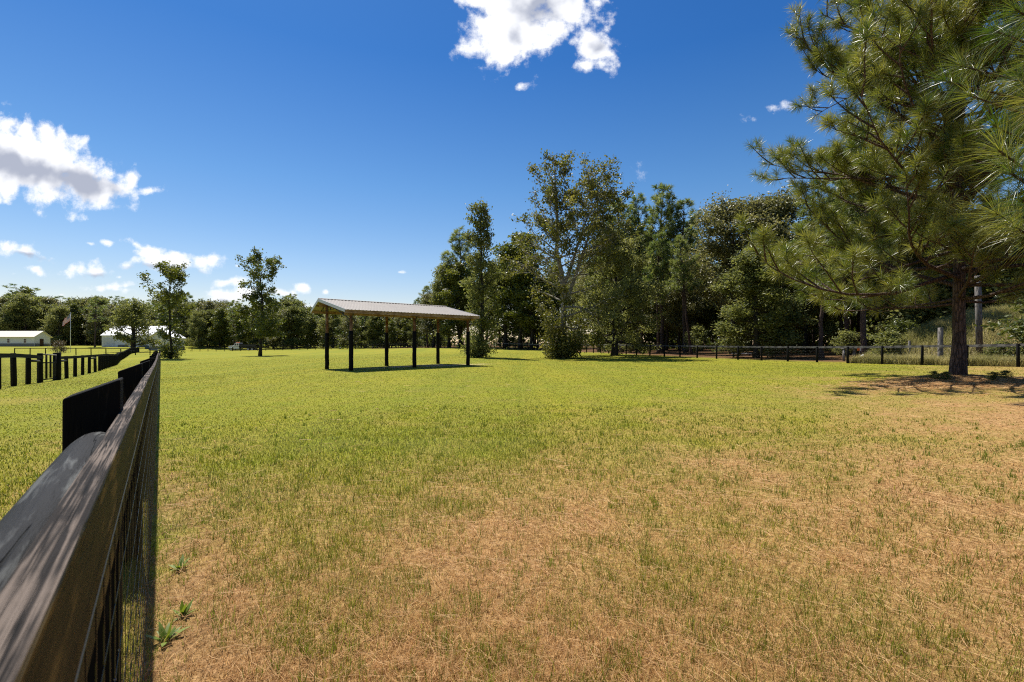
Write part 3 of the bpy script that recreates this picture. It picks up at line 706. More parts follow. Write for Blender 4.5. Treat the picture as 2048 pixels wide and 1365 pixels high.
def near_pine():
    tx, ty = 9.6, 5.6
    targets = [(1880, 160, 7.2, .9), (1935, 190, 6.6, .8), (1985, 60, 6.2, .8), (2030, 20, 5.6, .8), (1985, 250, 5.6, .8), (1996, 300, 4.4, 1.0), (2020, 345, 4.2, 1.0), (2045, 400, 4.3, 1.0),
               (1990, 425, 5.2, .9), (2030, 455, 5.0, .8), (2060, 200, 5.2, .9), (2070, 110, 5.0, .9), (2040, 150, 6.0, .8), (2080, 300, 4.4, 1), (1915, 130, 7.0, .8)]
    z0 = g1(tx, ty)
    def extra(rng, LB, tp, td, zz, TPp):
        for (px, py, Y, s) in targets:
            p = np.array([at(px, Y) - tx, Y - ty, zat(py, Y) - z0]); st = np.array([0, 0, max(1.6, p[2] - np.hypot(p[0], p[1]) * .25)])
            k = np.linspace(0, 1, 9)[:, None]; Q = st + (p - st) * k + np.array([0, 0, -.45]) * np.sin(k * np.pi) * .8
            LB.tube(Q, np.linspace(.045, .009, 9), 6, cap=False)
            dv = Q[-1] - Q[-2]; tp.append(p); td.append(dv)
            for j in range(3):
                a = Q[6 - j]; dd = dv / np.linalg.norm(dv) + rng.normal(0, .6, 3) + np.array([0, 0, .35]); S = grow_curve(a, dd, .4, 3, rng, .5, .1)
                LB.tube(S, [.012, .01, .008, .006], 4, cap=False); tp.append(S[-1]); td.append(S[-1] - S[-2])
    prof = [(0, 2.2), (6, 2.6), (9, 2), (12, .6)]
    kind = pine_meshes('near_pine', 8, 12.0, prof, .2, 4.0, .9, 4, .37, 190, .0040, step=.6, azr=None, extra=extra)
    t = thing('pine_tree', 'near pine at the right edge, only its long needled bough ends in view', 'tree', (tx, ty, z0))
    for k, me in kind[0].items(): link({'limbs': 'limb'}.get(k, k), me, t)
near_pine()

# --- lone trees in the field
K = broadleaf_meshes('left_gum', 3, 14.4, [(.08, 1.5), (.2, 2.0), (.4, 2.6), (.55, 3.6), (.72, 4.6), (.86, 3.2), (1, .8)], .20, 30, .34, 6200, 'leaf_gum', 'bark_dark', t0=.12, e0=20, e1=55, sig=.30, cl_var=1.1, bush=(1.9, 2.6, 1500))
plant(K, 'gum_tree', 'thin crowned tree with bushy base right beside the far end of the near fence', 341, 80, top=538, rz=.4)
K = broadleaf_meshes('field_gum', 14, 18.2, [(.15, 3.4), (.28, 5.3), (.42, 5.0), (.52, 3.0), (.6, 2.6), (.72, 4.2), (.88, 4.2), (1, 1.6)], .30, 34, .40, 9000, 'leaf_gum', 'bark_dark', t0=.15, e0=12, e1=45, sig=.34, cl_var=.9)
plant(K, 'gum_tree', 'lone tree in the open field with a gap between its lower and upper crown', 520, 95, top=519, rz=.9)
K = broadleaf_meshes('spire_tree', 23, 17.4, [(.08, 2.0), (.25, 2.6), (.45, 2.5), (.6, 2.1), (.75, 1.7), (.88, 1.2), (1, .25)], .22, 46, .26, 9500, 'leaf_oak', 'bark_dark', t0=.1, e0=25, e1=62, sig=.26, cl_var=.6, twigs=1, bush=(1.6, 3.2, 4000))
plant(K, 'spire_tree', 'narrow spire shaped tree with bare twigs at its tip behind the shed', 957, 55, top=395, rz=1.0)
K = broadleaf_meshes('pale_sycamore', 31, 22.7, [(.12, 4.2), (.25, 6.2), (.4, 6.5), (.55, 5.6), (.7, 4.2), (.85, 2.6), (1, .5)], .36, 46, .28, 23000, 'leaf_syc', 'bark_pale', t0=.13, e0=-4, e1=60, sig=.30, cl_var=1.7, fork=2, twigs=1, offset=[(0, 0), (.28, .1), (.5, -1.0), (1, -1.4)], bush=(2.1, 4.2, 7000))
plant(K, 'sycamore_tree', 'tallest open crowned tree with a pale forked trunk and bushy foot', 1122, 55, top=303, rz=0)
K = broadleaf_meshes('water_oak', 44, 14.4, [(.08, 4.6), (.22, 6.1), (.4, 5.6), (.6, 4.6), (.8, 3.0), (1, .7)], .38, 46, .26, 26000, 'leaf_oak', 'bark_dark', t0=.07, e0=-22, e1=64, sig=.34, cl_var=.6)
plant(K, 'oak_tree', 'dense dark oak with branches hanging nearly to the grass, black trunk', 1229, 59, top=468, rz=.5)

# --- kinds of wood trees
KP = [pine_meshes('wood_pine', s, 22.0, [(8, 1.6), (11, 3.4), (15, 3.5), (19, 2.2), (22, .5)], .22, z0, .85, 5, .66, 26, .055, 'needle_far', step=.85, e_lo=0, e_hi=40, tscale=1.5) for s, z0 in ((61, 8.5), (62, 10.5), (63, 6.5))]
KO = [broadleaf_meshes('wood_oak', 71, 17.0, [(.1, 3.5), (.3, 5.2), (.55, 5.2), (.8, 3.6), (1, .8)], .30, 34, .34, 21000, 'leaf_oak', 'bark_dark', t0=.16, e0=0, e1=60, sig=.45, cl_var=.7),
      broadleaf_meshes('wood_oak', 72, 17.0, [(.2, 2.5), (.4, 4.6), (.65, 4.8), (.85, 3.4), (1, .8)], .26, 34, .26, 27000, 'leaf_olive', 'bark_dark', t0=.28, e0=5, e1=60, sig=.48, cl_var=.8),
      broadleaf_meshes('wood_gum', 73, 17.0, [(.15, 2.6), (.35, 3.9), (.6, 3.6), (.85, 2.3), (1, .4)], .22, 30, .34, 17500, 'leaf_gum', 'bark_dark', t0=.2, e0=10, e1=60, sig=.42, cl_var=.8),
      broadleaf_meshes('wood_oak', 74, 17.0, [(.3, 3.0), (.5, 5.0), (.75, 4.6), (.9, 3.0), (1, .8)], .34, 30, .34, 17500, 'leaf_oak', 'bark_dark', t0=.38, e0=5, e1=60, sig=.5, cl_var=.8)]
KS = [broadleaf_meshes('shrub', 81, 4.0, [(.05, 1.6), (.3, 2.0), (.7, 1.6), (1, .4)], .06, 22, .24, 3200, 'leaf_oak', 'bark_dark', t0=.05, e0=10, e1=70, sig=.25, cl_var=.7),
      broadleaf_meshes('shrub', 82, 4.0, [(.05, 1.2), (.3, 1.9), (.7, 1.7), (1, .5)], .06, 22, .24, 3000, 'leaf_shrub', 'bark_dark', t0=.05, e0=10, e1=70, sig=.25, cl_var=.8)]
# distant versions: fewer, larger leaf clusters
FP = [pine_meshes('far_pine', s, 20.0, [(8, 2.2), (11, 3.8), (15, 3.9), (18, 2.8), (20, .8)], .24, z0, 1.5, 4, .85, 18, .11, 'needle_far', step=1.2, e_lo=0, e_hi=40, tscale=1.8) for s, z0 in ((91, 8.0), (92, 9.5))]
FB = [broadleaf_meshes('far_tree', 101, 15.0, [(.05, 3.6), (.3, 4.8), (.6, 4.4), (.85, 2.9), (1, .8)], .25, 24, .46, 8200, 'leaf_oak', 'bark_dark', t0=.06, e0=0, e1=60, sig=.55, subs=5, cl_var=.7),
      broadleaf_meshes('far_tree', 102, 15.0, [(.05, 3.0), (.3, 4.2), (.6, 4.0), (.85, 2.8), (1, .6)], .22, 24, .46, 7800, 'leaf_olive', 'bark_dark', t0=.06, e0=5, e1=60, sig=.55, subs=5, cl_var=.7),
      broadleaf_meshes('far_tree', 103, 15.0, [(.05, 3.2), (.3, 4.0), (.6, 3.6), (.85, 2.4), (1, .5)], .22, 24, .46, 7400, 'leaf_gum', 'bark_dark', t0=.08, e0=8, e1=60, sig=.5, subs=5, cl_var=.8)]

# --- skyline trees one can tell apart
for (k, nm, lab, px, Y, top, wd) in [
    (KO[0], 'oak_tree', 'leafy tree right behind the right end of the shed roof', 898, 128, 535, 1.1),
    (KO[2], 'gum_tree', 'round light green tree low behind the right shed post', 975, 125, 550, 1.5),
    (KO[1], 'oak_tree', 'olive tree half hidden by the shed roof end', 866, 131, 590, 1.4),
    (KO[0], 'oak_tree', 'dark leafy tree low between spire tree and pale forked tree', 1010, 118, 520, 1.4),
    (KP[2], 'pine_tree', 'bushy pine left of the spire tree, above the right end of the shed roof', 925, 127, 455, 1.35),
    (KP[0], 'pine_tree', 'lower pine at the left end of the right hand wood', 880, 132, 555, 1.3),
    (KP[1], 'pine_tree', 'low round pine just above the shed roof, outermost of the wood', 856, 136, 572, 1.3),
    (KO[2], 'gum_tree', 'yellow green tree filling the gap between spire tree and pale forked tree', 1040, 112, 465, 1.25),
    (KO[2], 'gum_tree', 'light green tree behind the left of the spire tree', 918, 124, 525, 1.2),
    (KO[2], 'gum_tree', 'small yellow green tree behind the foot of the pale forked tree', 1064, 108, 545, 1.4),
    (KP[2], 'pine_tree', 'pine whose tufted top shows right above the dense oak', 1243, 76, 400, 1.2),
    (KP[0], 'pine_tree', 'slender pine with pointed top just left of the tallest pine', 1277, 78, 393, 1.0),
    (KP[0], 'pine_tree', 'tallest pine of the dark wood with a tower like crown', 1322, 74, 368, 1.05),
    (KP[1], 'pine_tree', 'pine with a broad rounded top right of the tallest pine', 1372, 73, 398, 1.25),
    (KO[1], 'oak_tree', 'large olive green tree with a broad rounded top', 1466, 63, 412, 1.25),
    (KO[1], 'oak_tree', 'olive tree half hidden behind the left limbs of the big pine', 1550, 62, 402, 1.2),
    (KO[0], 'oak_tree', 'dark oak with drooping branches right of the leaning trunk', 1512, 50.5, 505, 1.5),
    (KP[0], 'pine_tree', 'pine seen between the limbs of the big pine', 1680, 60, 420, 1.1),
    (KO[3], 'oak_tree', 'leafy tree behind the trunk of the big pine', 1880, 58, 440, 1.3),
    (KO[0], 'oak_tree', 'dark leafy tree behind the grassy bank at right edge', 2030, 52, 430, 1.3),
    ]:
    plant(k, nm, lab, px, Y, top=top, wide=wd)
# the leaning bare trunk
t = plant(KP[1], 'pine_tree', 'pine with a pale leaning trunk right of the dense oak', 1383, 62, top=470, rz=0)
t.rotation_euler = (0, R(-6), 0)

# --- the rest of the right hand wood
random.seed(4)
zones = [(-1e9, 1000, 'in the wood beyond the shed'), (1000, 1110, 'in the wood left of the pale forked tree'), (1110, 1230, 'in the wood behind the dense oak'),
         (1230, 1370, 'in the wood right of the dense oak'), (1370, 1480, 'in the wood behind the long rail'), (1480, 1620, 'in the wood left of the big pine'),
         (1620, 1780, 'in the wood under the big pine limbs'), (1780, 1920, 'in the wood behind the big pine trunk'), (1920, 1e9, 'in the wood behind the grassy bank')]
def zone(px): return next(z[2] for z in zones if z[0] <= px < z[1])
placed = []
def scatter(n, lo, hi, kinds, name, word, hmin, hmax, cat='tree', gap=2.2, pxr=(840, 2250), wide=(1.0, 1.3)):
    c = 0; tries = 0
    while c < n and tries < 6000:
        tries += 1
        px = random.uniform(*pxr); Y = random.uniform(24, 135); x = at(px, Y)
        b = float(beyond_right(np.array(x), np.array(Y)))
        if not (lo < b < hi): continue
        if px > 1760 and Y < 50 and cat == 'tree': continue
        if 1400 < px < 1610 and Y < 70 and cat == 'tree': continue
        if any((x - a) ** 2 + (Y - e) ** 2 < gap * gap for a, e in placed): continue
        placed.append((x, Y)); c += 1
        k = random.choice(kinds); zn = zone(px)
        plant(k, name, word + ' ' + zn, px, Y, sc=random.uniform(hmin, hmax) / k[1], group=word + ' ' + zn, wide=random.uniform(*wide), cat=cat)
scatter(46, 2, 26, KP, 'pine_tree', 'tall pine with bare lower trunk standing', 15, 22, wide=(.9, 1.15))
scatter(40, 4, 40, KO, 'oak_tree', 'leafy tree growing', 11, 17)
scatter(30, 2.5, 12, KS[:1], 'shrub', 'green understorey shrub growing', 1.2, 3.2, cat='shrub', gap=1.6, wide=(1.0, 1.6))
scatter(30, 14, 60, KO[:2], 'oak_tree', 'dark leafy tree deep', 12, 17, gap=3)

# --- far tree line beyond the left field
sky_pts = [(-80, 600), (0, 603), (20, 590), (60, 578), (80, 602), (120, 603), (150, 602), (185, 598), (215, 604), (240, 602), (300, 610), (360, 592), (395, 606), (440, 606), (480, 610), (520, 606), (570, 596), (610, 612), (660, 612), (720, 616), (800, 618), (860, 600)]
for (px, Y, top, wd, lab) in [(38, 186, 575, 1.35, 'tallest dark pine of the far tree line, above the cream roofed building'), (190, 158, 597, 1.2, 'flat topped pine with a bare trunk between flagpole and white barn'),
                              (362, 184, 586, 1.2, 'far pine rising right behind the thin tree with bushy base'), (585, 178, 594, 1.2, 'far pine rising right of the lone field tree')]:
    plant(FP[0] if px != 190 else FP[1], 'pine_tree', lab, px, Y, top=top, wide=wd)
K = broadleaf_meshes('barn_oak', 104, 10.0, [(.15, 3.2), (.3, 4.8), (.5, 4.6), (.75, 3.2), (1, .8)], .5, 30, .42, 6500, 'leaf_oak', 'bark_dark', t0=.15, e0=0, e1=60, sig=.42, cl_var=.7)
plant(K, 'oak_tree', 'round dark tree standing in front of the white barn', 266, 136, top=611, wide=1.0)
lz = [(-1e9, 100, 'behind the cream roofed building'), (100, 200, 'behind the flagpole'), (200, 330, 'behind the white barn'), (330, 450, 'between the barn and the truck'), (450, 560, 'behind the truck and lone field tree'), (560, 680, 'left of the shed'), (680, 1e9, 'seen through the open shed')]
words = ['dark green far tree', 'olive far tree', 'yellow green far tree']
random.seed(9)
for row, (Yr, n, up) in enumerate([(182, 52, 10), (192, 48, -2), (204, 44, 0)]):
    for i in range(n):
        px = -90 + (960 if row else 930) * (i + random.uniform(.1, .9)) / n; Y = Yr + random.uniform(-5, 5)
        top = np.interp(px, [s[0] for s in sky_pts], [s[1] for s in sky_pts]) + up + random.uniform(0, 16)
        if px > 390: Y -= 20
        if px > 700: Y -= 22
        pine = random.random() < (.12 if row == 0 else .4)
        zn = next(z[2] for z in lz if z[0] <= px < z[1]); q = random.randrange(3)
        w = 'far pine' if pine else words[q]
        plant(random.choice(FP) if pine else FB[q], 'pine_tree' if pine else 'broadleaf_tree', w + ' in the tree line ' + zn, px, Y, top=top - (8 if pine else 0), group=w + 's in the tree line ' + zn, wide=random.uniform(.95, 1.35))

# --- the depth of the wood: countless saplings and brush that read as one dark mass
def thicket(name, label, x, y, h, size, seed, mat):
    rng = np.random.default_rng(seed); z = gz(x, y) + h
    V, Q, t = diamonds(np.stack([x, y, z], 1), size, rng, up=.2, asp=.8)
    tag(link(name, np_mesh(name, V, [Q], M[mat], {'tint': t})), label, 'brush', kind='stuff')
rng = np.random.default_rng(77); n = 70000
yy = rng.uniform(15, 150, n); xx = np.interp(yy, RF[::-1, 1], RF[::-1, 0]) + rng.uniform(26, 58, n); xx = np.where(yy > 118, rng.uniform(-50, 60, n), xx); yy = np.where(yy > 118, rng.uniform(140, 165, n), yy)
hh = rng.uniform(0, 1, n) ** 1.1 * (5 + 6 * fbm(xx * .12, yy * .12, 4))
k = fbm(xx * .45 + hh, yy * .45 + hh * .5, 41) > .47
thicket('brush', 'dense brush filling the depth of the right hand wood', xx[k], yy[k], hh[k], .7, 78, 'leaf_shrub')
n = 60000; yy = rng.uniform(186, 212, n); xx = (rng.uniform(-120, 900, n) - 1024) / F * yy; hh = rng.uniform(0, 1, n) * (5 + 6 * fbm(xx * .12, yy * .12, 4))
k = fbm(xx * .35 + hh * .6, yy * .35 + hh * .4, 43) > .40
thicket('brush', 'dense brush between the trees of the far tree line', xx[k], yy[k], hh[k], .9, 79, 'leaf_oak')

# ------------------------------------------------------------------ fences
def resample(P, step):
    P = np.asarray(P, float); d = np.concatenate([[0], np.cumsum(np.linalg.norm(np.diff(P, axis=0), axis=1))])
    n = max(1, int(round(d[-1] / step))); s = np.linspace(0, d[-1], n + 1)
    return np.stack([np.interp(s, d, P[:, 0]), np.interp(s, d, P[:, 1])], 1)

def plank(name, A, B, depth, thick, mats, parent, off=0, bevel=.004):
    """a board on edge from A to B (top edge points); local X along the board"""
    A = Vector(A); B = Vector(B); d = B - A; L = d.length; x = d.normalized(); y = Vector((-x.y, x.x, 0)).normalized(); z = x.cross(y)
    mb = MB(); ns = max(2, int(L / .6))
    mb.box((L / 2, 0, -depth / 2), (L - .004, thick, depth), top=1 if len(mats) > 1 else None)
    o = mb.obj(name, mats, parent, bevel=bevel)
    o.matrix_local = Matrix(((x.x, y.x, z.x, A.x + y.x * off), (x.y, y.y, z.y, A.y + y.y * off), (x.z, y.z, z.z, A.z), (0, 0, 0, 1)))
    return o

def wire_mesh_obj(P, h0, h1, nh, dv, rad, parent, mat, off=0.0, knots=0):
    """horizontal and vertical wires following the polyline P (N,2) over the ground"""
    mb = MB(); P = np.asarray(P); z = gz(P[:, 0], P[:, 1])
    T = np.gradient(P, axis=0); T /= np.linalg.norm(T, axis=1)[:, None]; Nn = np.stack([T[:, 1], -T[:, 0]], 1)
    Q = P + Nn * off
    for h in np.linspace(h0, h1, nh): mb.tube(np.stack([Q[:, 0], Q[:, 1], z + h], 1), rad, 3, cap=False)
    d = np.concatenate([[0], np.cumsum(np.linalg.norm(np.diff(Q, axis=0), axis=1))])
    s = 0
    while s < d[-1]:
        x = np.interp(s, d, Q[:, 0]); y = np.interp(s, d, Q[:, 1]); zz = np.interp(s, d, z)
        mb.tube([(x, y, zz + h0), (x, y, zz + h1)], rad * .9, 3, cap=False); s += dv(s) if callable(dv) else dv
        if s < knots:
            for h in np.linspace(h0, h1, nh)[:-2]:
                if hash2(np.array([s * 977]), np.array([h * 631]), 3)[0] < .45: continue
                c = np.array([x, y, zz + h]); k = .0027
                mb.add([c + (k, 0, 0), c + (0, k, 0), c + (-k, 0, 0), c + (0, -k, 0), c + (0, 0, k * 1.3), c + (0, 0, -k * 1.3)], [[0, 1, 4], [1, 2, 4], [2, 3, 4], [3, 0, 4], [1, 0, 5], [2, 1, 5], [3, 2, 5], [0, 3, 5]], mi=1)
    return mb.obj('wire_mesh', mat, parent, smooth=True)

FD = np.array([-.702, 1.0]); FDl = FD / np.linalg.norm(FD); FN = np.array([FDl[1], -FDl[0]])   # along / to the right of the near fence
def near_fence():
    t = thing('rail_fence', 'black board fence running away from the camera along the left of the pasture', 'fence', (0, 0, 0))
    rng = random.Random(2)
    def pt(Y, u): # Y = depth, u = offset to the right of the fence plane
        p = FD * Y + FN * u; return p
    sp = 2.0
    Ys = [1.46 + sp * k for k in range(-2, 42)]
    mesh_u = -.079 * FN[0]
    ur, ul = mesh_u - .004, mesh_u - .042     # rail faces
    # posts: squared timber, tops cut at a slant
    for k, Y in enumerate(Ys):
        p = pt(Y, 0); z = g1(*p); w = .134; mb = MB(); hgt = 1.345 + rng.uniform(-.02, .02)
        y0 = 0; e = .075
        poly = [(-w / 2, -.4), (w / 2, -.4), (w / 2, hgt + .055), (-w / 2, hgt)]
        mb.prism(poly, lambda a, b: (-e, a, b), lambda a, b: (e, a, b))
        o = mb.obj('post', M['post'], t, bevel=.006)
        c = pt(Y + .20, ul - w / 2 - .002); ang = math.atan2(FDl[1], FDl[0])
        o.location = (c[0], c[1], z); o.rotation_euler = (rng.uniform(-.012, .012), rng.uniform(-.01, .01), ang)
        # local +Y points left of the fence: mirror so that the high side touches the rail
        o.rotation_euler[2] = ang + math.pi
    # rails
    top = 1.307
    i = 0; k = 0
    while i < len(Ys) - 1:
        j = min(i + (2 if k else 1), len(Ys) - 1); ya, yb = Ys[i], Ys[j]
        a = pt(ya, (ur + ul) / 2); b = pt(yb, (ur + ul) / 2)
        ja = 0 if i < 2 else rng.uniform(-.02, .02)
        if j - i == 2:
            plank('rail', (a[0], a[1], g1(*a) + top), (b[0], b[1], g1(*b) + top), .182, .038, [M['rail'], M['rail_top']], t)
        else:
            plank('rail', (a[0], a[1], g1(*a) + top), (b[0], b[1], g1(*b) + top), .182, .038, [M['rail'], M['rail_top']], t)
        i = j; k += 1
    # brace log
    def log(Y0, Y1, u, zc, r):
        n = 24; s = np.linspace(0, 1, n); P = np.array([[*pt(Y0 + (Y1 - Y0) * q, u), zc + g1(*pt(Y0 + (Y1 - Y0) * q, u))] for q in s])
        L = np.linalg.norm(P[-1] - P[0]); x = (P[-1] - P[0]) / L
        rr = r * (1 + .05 * np.sin(s * 9)) ; rr[-1] *= .72; rr[-2] *= .95
        loc = np.stack([s * L, .006 * np.sin(s * 5), .004 * np.sin(s * 7 + 1)], 1)
        mb = MB(); mb.tube(loc, rr, 22)
        o = mb.obj('brace_log', M['log'], t, smooth=True); X = Vector(x); Yv = Vector((-X.y, X.x, 0)).normalized(); Z = X.cross(Yv)
        o.matrix_local = Matrix(((X.x, Yv.x, Z.x, P[0][0]), (X.y, Yv.y, Z.y, P[0][1]), (X.z, Yv.z, Z.z, P[0][2]), (0, 0, 0, 1)))
    log(-.5, 1.585, -.155, EYE - .30, .062)
    Pm = np.array([pt(Y, 0) for Y in np.concatenate([np.arange(-1.5, 8, .25), np.arange(8, 84, 1.0)])])
    wire_mesh_obj(Pm, .05, 1.20, 10, lambda s: .10 if s < 12 else (.15 if s < 30 else .4), .0011, t, [M['wire'], M['knot']], off=mesh_u + .002, knots=14)
    # a slim barbed strand of wire knots catches the light: clips on the mesh
near_fence()

def post_fence(name, label, P, step, h, rails, rad, parent_mat, mesh=None, cap=None, closed=False, rail_mat=None, rail_off=-.10, skip=(), depth=.14, boards=2, tilt=.02, seed=1):
    t = thing(name, label, 'fence', (0, 0, 0)); rng = random.Random(seed)
    Q = resample(P, step)
    mb = MB(); mb.tube([(0, 0, -.4), (0, 0, h * .5), (0, 0, h - .02), (0, 0, h)], [rad, rad * .97, rad * .93, rad * .8], 10)
    me = mb.mesh('post', parent_mat, smooth=True)
    for k, p in enumerate(Q):
        if k in skip: continue
        link('post', me, t, (p[0], p[1], g1(*p)), (rng.uniform(-tilt, tilt), rng.uniform(-tilt, tilt), rng.uniform(0, 6)), (1, 1, 1 + rng.uniform(-.02, .03)))
    for rh in rails:
        i = 0
        while i < len(Q) - 1:
            j = min(i + boards, len(Q) - 1)
            for q in range(i, j):
                if (q, q + 1) in skip: j = q if q > i else i; break
            if j == i: i += 1; continue
            a, b = Q[i], Q[j]
            plank('rail', (a[0], a[1], g1(*a) + rh), (b[0], b[1], g1(*b) + rh), depth, .038, [rail_mat or parent_mat], t, off=rail_off, bevel=0)
            i = j
    if mesh:
        S = resample(P, 1.0); wire_mesh_obj(S, mesh[0], mesh[1], mesh[2], mesh[3], mesh[4], t, M['wire'], off=-.02 if rail_off < 0 else .02)
    return t, Q

# right boundary fence
t, Q = post_fence('boundary_fence', 'black post fence with grey top rail and wire mesh along the edge of the wood', RF, 2.6, 1.28, [1.30], .085, M['post_far'], mesh=(.08, 1.1, 9, .32, .003), rail_mat=M['rail_grey'], rail_off=.09, depth=.15, seed=3)
# left lane fence with its gate
LA = [(-13.2, 9.2), (-19.4, 19.0), (-24.5, 24.8), (-26.6, 28.3), (-33, 39.5), (-48, 62), (-64, 82), (-82, 108), (-100, 134)]
def lane_fence():
    gA = np.array([at(80, 24.6), 24.6]); gB = np.array([at(114, 28.3), 28.3])
    near = [(-11.5, 8.6), (-19.4, 19.0), tuple(gA)]
    far = [tuple(gB), (at(197, 39.5), 39.5), (at(232, 60), 60), (at(243, 82), 82), (at(262, 112), 112), (at(278, 134), 134)]
    t, Q = post_fence('lane_fence', 'black post and board fence left of the gate, nearest stretch across the lane', near, 2.35, 1.32, [1.33], .10, M['post_far'], mesh=(.08, 1.15, 10, .16, .003), rail_off=-.11, depth=.16, seed=5)
    t2, Q2 = post_fence('lane_fence', 'black post and board fence beyond the gate, running off towards the white barn', far, 2.35, 1.32, [1.33], .10, M['post_far'], mesh=(.08, 1.15, 10, .3, .003), rail_off=-.11, depth=.16, seed=6)
    # brace logs next to the gate
    def log(a, b, tt):
        za = g1(*a) + 1.06; zb = g1(*b) + 1.06; mb = MB(); mb.tube([(a[0], a[1], za), (b[0], b[1], zb)], .06, 10); mb.obj('brace_log', M['log'], tt, smooth=True)
    log(Q[-2], Q[-1], t); log(Q2[0], Q2[1], t2); log(Q2[4], Q2[5], t2)
    g = thing('field_gate', 'metal tube field gate with wire mesh hung between two thick posts', 'gate', (gA[0], gA[1], g1(*gA)))
    d = gB - gA; L = np.linalg.norm(d); g.rotation_euler = (0, 0, math.atan2(d[1], d[0])); dz = g1(*gB) - g1(*gA)
    mb = MB(); r = .028
    for h in (.12, .98): mb.tube([(.2, 0, h), (L - .25, 0, h + dz)], r, 8)
    for k in (0, .33, .60, 1): x = .2 + (L - .45) * k; mb.tube([(x, 0, .12), (x, 0, 1.40 + dz * k)], r * (1.0 if k in (0, 1) else 1.6), 8)
    mb.obj('gate_frame', M['post_far'], g, smooth=True)
    mb = MB(); mb.tube([(.2, 0, 1.40), (L - .25, 0, 1.40 + dz)], .035, 8); mb.obj('top_bar', M['poledull'], g, smooth=True)
    mb = MB()
    for k in range(40): x = .2 + (L - .45) * k / 39; mb.tube([(x, 0, .12), (x, 0, .98)], .003, 3, cap=False)
    for k in range(9): mb.tube([(.2, 0, .12 + k * .105), (L - .25, 0, .12 + k * .105 + dz)], .003, 3, cap=False)
    mb.obj('wire_mesh', M['wire'], g)
    for nm, x, rr in (('hinge_post', L, .19), ('latch_post', 0, .12)):
        mb = MB(); mb.tube([(x, 0, -.5), (x, 0, 1.42), (x, 0, 1.45)], [rr, rr * .95, rr * .8], 12); mb.obj(nm, M['post_far'], g, smooth=True)
lane_fence()
post_fence('paddock_fence', 'thin black two post deep fence crossing the paddock in front of the buildings', [(at(29, 100), 100), (at(300, 104), 104)], 2.7, 1.35, [1.38], .09, M['post_far'], rail_off=0, depth=.12, mesh=(.1, 1.2, 5, .6, .004), seed=8)
post_fence('field_fence', 'dark fence along the far end of the pasture in front of the truck', [(at(368, 146), 146), (at(600, 140), 140), (at(836, 128), 128), (-12, 124)], 2.6, 1.3, [1.32], .08, M['post_far'], rail_off=.09, depth=.15, mesh=(.1, 1.2, 8, .5, .005), seed=9)

